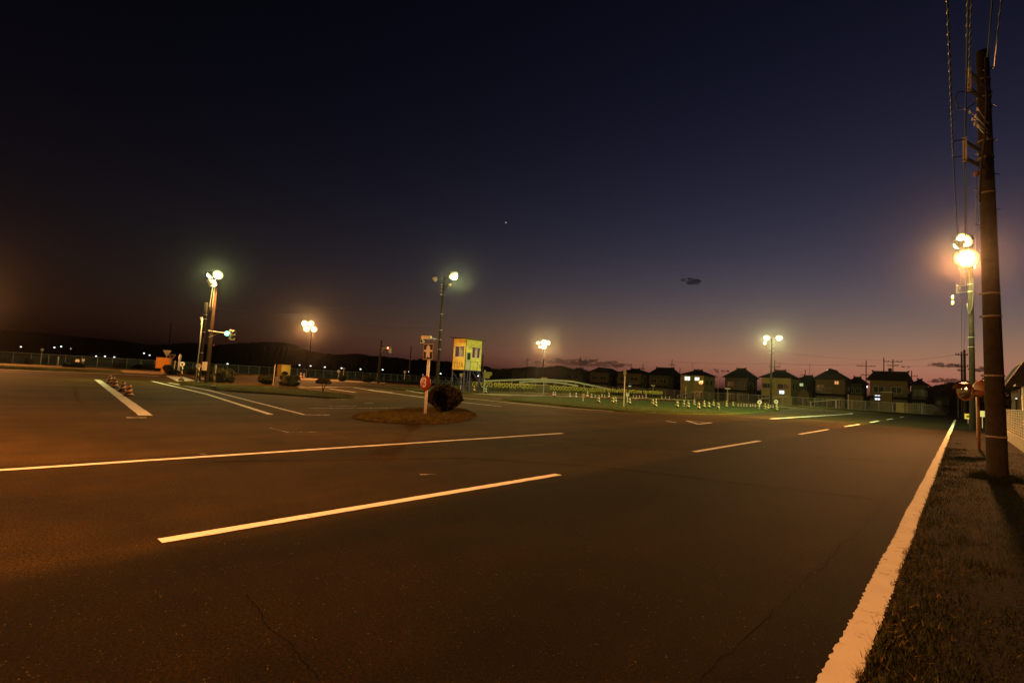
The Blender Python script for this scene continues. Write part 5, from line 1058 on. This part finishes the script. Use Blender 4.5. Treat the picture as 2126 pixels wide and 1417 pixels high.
# ================================================================== DISTANT LIGHTS
def street_light(label, px, py, dep, col, st, r, group='distant white lights under the hill', pole=True):
    p = at(px, py, dep); t = thing('street_lamp', label, 'lamp', (p.x, p.y, 0), group=group); mb = MB(); mb.lathe([(.02, -r*.6), (r*.8, -r*.4), (r, 0), (r*.7, r*.5), (.02, r*.7)], 10, (0, 0, p.z)); mb.build('globe', emit('far_lamp_%g_%g' % (st, col[2]), col, st), t, True)
    mb = MB(); mb.cyl((0, 0, 0), (0, 0, p.z-r*.5), .05, n=5); mb.build('post', M_DSTEEL, t)
WHT = (.92, .97, 1.0)
row = [(43.5, 719.5, 3, 'first white light from the left edge'), (113, 721, 3, 'left of two close white lights above the grass bank'), (127, 719, 3, 'right of two close white lights above the grass bank'), (147, 723.3, 1.2, 'faint white light above the oval bush'), (199.5, 739, 2.6, 'first of three low lights right of the oval bush'), (218, 739.4, 2.6, 'second of three low lights right of the oval bush'), (237.5, 741, 2.6, 'third of three low lights right of the oval bush'), (299, 733, 2.6, 'left of two small lights left of the triangle sign'), (310.5, 737, 2.6, 'right of two small lights left of the triangle sign'), (472.5, 755, 3, 'bright low light right of the meter box'), (622, 757.3, 3, 'white light left of the distant orange floodlight pole'), (645, 759.3, 3, 'white light just right of the distant orange floodlight pole'), (674.3, 761.7, 3.4, 'white light above the mushroom shaped tree'), (709, 763.8, 3.4, 'white light above the small round bush'), (748.5, 766, 3.4, 'white light left of the red signal pole'), (794.5, 767.3, 3.4, 'white light just right of the red signal pole'), (849.3, 771, 3.4, 'white light on the line of the slim bare pole'), (914.7, 775.3, 3.4, 'white light right of the arrow sign post'), (878, 777.5, .7, 'faint light left of the arrow sign post'), (993, 780, 4, 'bright white light seen through the tower stairs')]
for px, py, st, lab in row: street_light('distant lamp, '+lab, px, py, 290, WHT, st, .42 if st > 2 else .3)
street_light('bluish white street lamp between two houses', 1798, 802.5, 126, (.75, .85, 1.0), 9, .32, None)
street_light('small white light beside the tan box shed', 1859, 824, 121, WHT, 1.5, .18, None)
street_light('white light at the left rim of the traffic mirror', 1989, 813.5, 75, WHT, 4, .16, None)
street_light('dim round lamp by the dark houses at the road end', 1907, 827, 118, (.9, .75, .5), .18, .26, None)
street_light('tiny red light on the hill ridge right of the green signal pole', 444, 716.5, 330, (1, .1, .1), .8, .35, None)
street_light('white garden lamp in the yard right of the near pole', 2110, 827, 33, WHT, 1.5, .05, None)
# evening star and clouds
q = at(1050, 462, 5000); mb = MB(); mb.lathe([(.1, -4), (3.2, -2.6), (4.2, 0), (3.2, 2.6), (.1, 4)], 10); o = mb.build('evening_star', emit('star', (.85, .92, 1), 1.6), None, True); o.location = q; tag(o, 'single bright star high in the dusk sky', 'star')
M_CLOUD = bpy.data.materials.new('cloud'); M_CLOUD.use_nodes = True; _t = M_CLOUD.node_tree; _t.nodes.remove(_t.nodes['Principled BSDF'])
_v = _t.nodes.new('ShaderNodeVolumePrincipled'); _v.inputs['Color'].default_value = (.80, .78, .86, 1); _v.inputs['Density'].default_value = .02; _t.links.new(_v.outputs[0], _t.nodes['Material Output'].inputs['Volume'])
def cloud(label, blobs, dep=4200):
    """lumpy bank of puffs; blobs = (px, py, half width px, half height px)"""
    c0 = at(blobs[0][0], blobs[0][1], dep); V = []; F_ = []; rg = np.random.default_rng(len(blobs)*7)
    for px, py, hw, hh in blobs:
        n = int(5+hw*1.2)
        for k in range(n):
            u = rg.uniform(-1, 1); v = rg.uniform(-1, 1)*math.sqrt(1-u*u); c = at(px+u*hw, py+v*hh*.75+hh*.1, dep+rg.uniform(-60, 60)); s = dep/FPX*max(1.2, hh*rg.uniform(.25, .55)); o_ = len(V)
            for i in range(7):
                th = pi*i/6
                for j in range(9):
                    ph = 2*pi*j/9; f_ = 1+rg.uniform(-.18, .18); V.append((c.x-c0.x+s*1.9*f_*math.sin(th)*math.cos(ph), c.y-c0.y+s*1.9*f_*math.sin(th)*math.sin(ph), c.z-c0.z+s*.75*f_*math.cos(th)))
            for i in range(6):
                for j in range(9): F_.append((o_+i*9+j, o_+i*9+(j+1) % 9, o_+(i+1)*9+(j+1) % 9, o_+(i+1)*9+j))
    o = npmesh('cloud', np.array(V), np.array(F_), M_CLOUD); o.location = c0; o.data.polygons.foreach_set('use_smooth', [True]*len(F_)); return tag(o, label, 'cloud')
cloud('long dark cloud bank low above the wooded ridge', [(1110, 750, 26, 4), (1150, 749, 18, 8), (1190, 752, 30, 9), (1235, 753, 32, 9), (1270, 756, 26, 8), (1295, 757, 14, 4), (1215, 746, 30, 4)])
cloud('small dark cloud alone in the middle of the sky', [(1426, 580, 12, 6), (1440, 584, 12, 8), (1415, 579, 6, 3)])
cloud('small low cloud above the dark peaked roof', [(1480, 767, 10, 4), (1500, 770, 14, 4), (1446, 766, 6, 3)])
cloud('flat cloud streak left of the road end poles', [(1940, 756, 18, 5), (1962, 757, 22, 6), (1985, 758, 18, 5)])
cloud('broad low cloud just above the right hills', [(1935, 790, 12, 5), (1960, 788, 26, 6), (1990, 792, 26, 7)])
cloud('cloud streak behind the second utility pole at right', [(2030, 765, 16, 8), (2045, 768, 10, 6)])
cloud('thin cloud streak over the right gable', [(1882, 761, 10, 2)])

# ================================================================== HAZE ADDED FOR LAMP HALOS
HAZE = .00009  # density of the haze added to make halos round the lamps
if HAZE:
    mb = MB(); mb.box((0, 0, 13.5), (3200, 3200, 29.2)); o = mb.build('haze', bpy.data.materials.new('halo_haze')); o['kind'] = 'stuff'; o['label'] = 'thin haze added over the whole course to give the lamps halos'; o['category'] = 'haze'
    m = o.data.materials[0]; m.use_nodes = True; t = m.node_tree; t.nodes.remove(t.nodes['Principled BSDF']); v = t.nodes.new('ShaderNodeVolumePrincipled')
    v.inputs['Color'].default_value = (.9, .9, .92, 1); v.inputs['Density'].default_value = HAZE; v.inputs['Anisotropy'].default_value = .97
    t.links.new(v.outputs[0], t.nodes['Material Output'].inputs['Volume'])
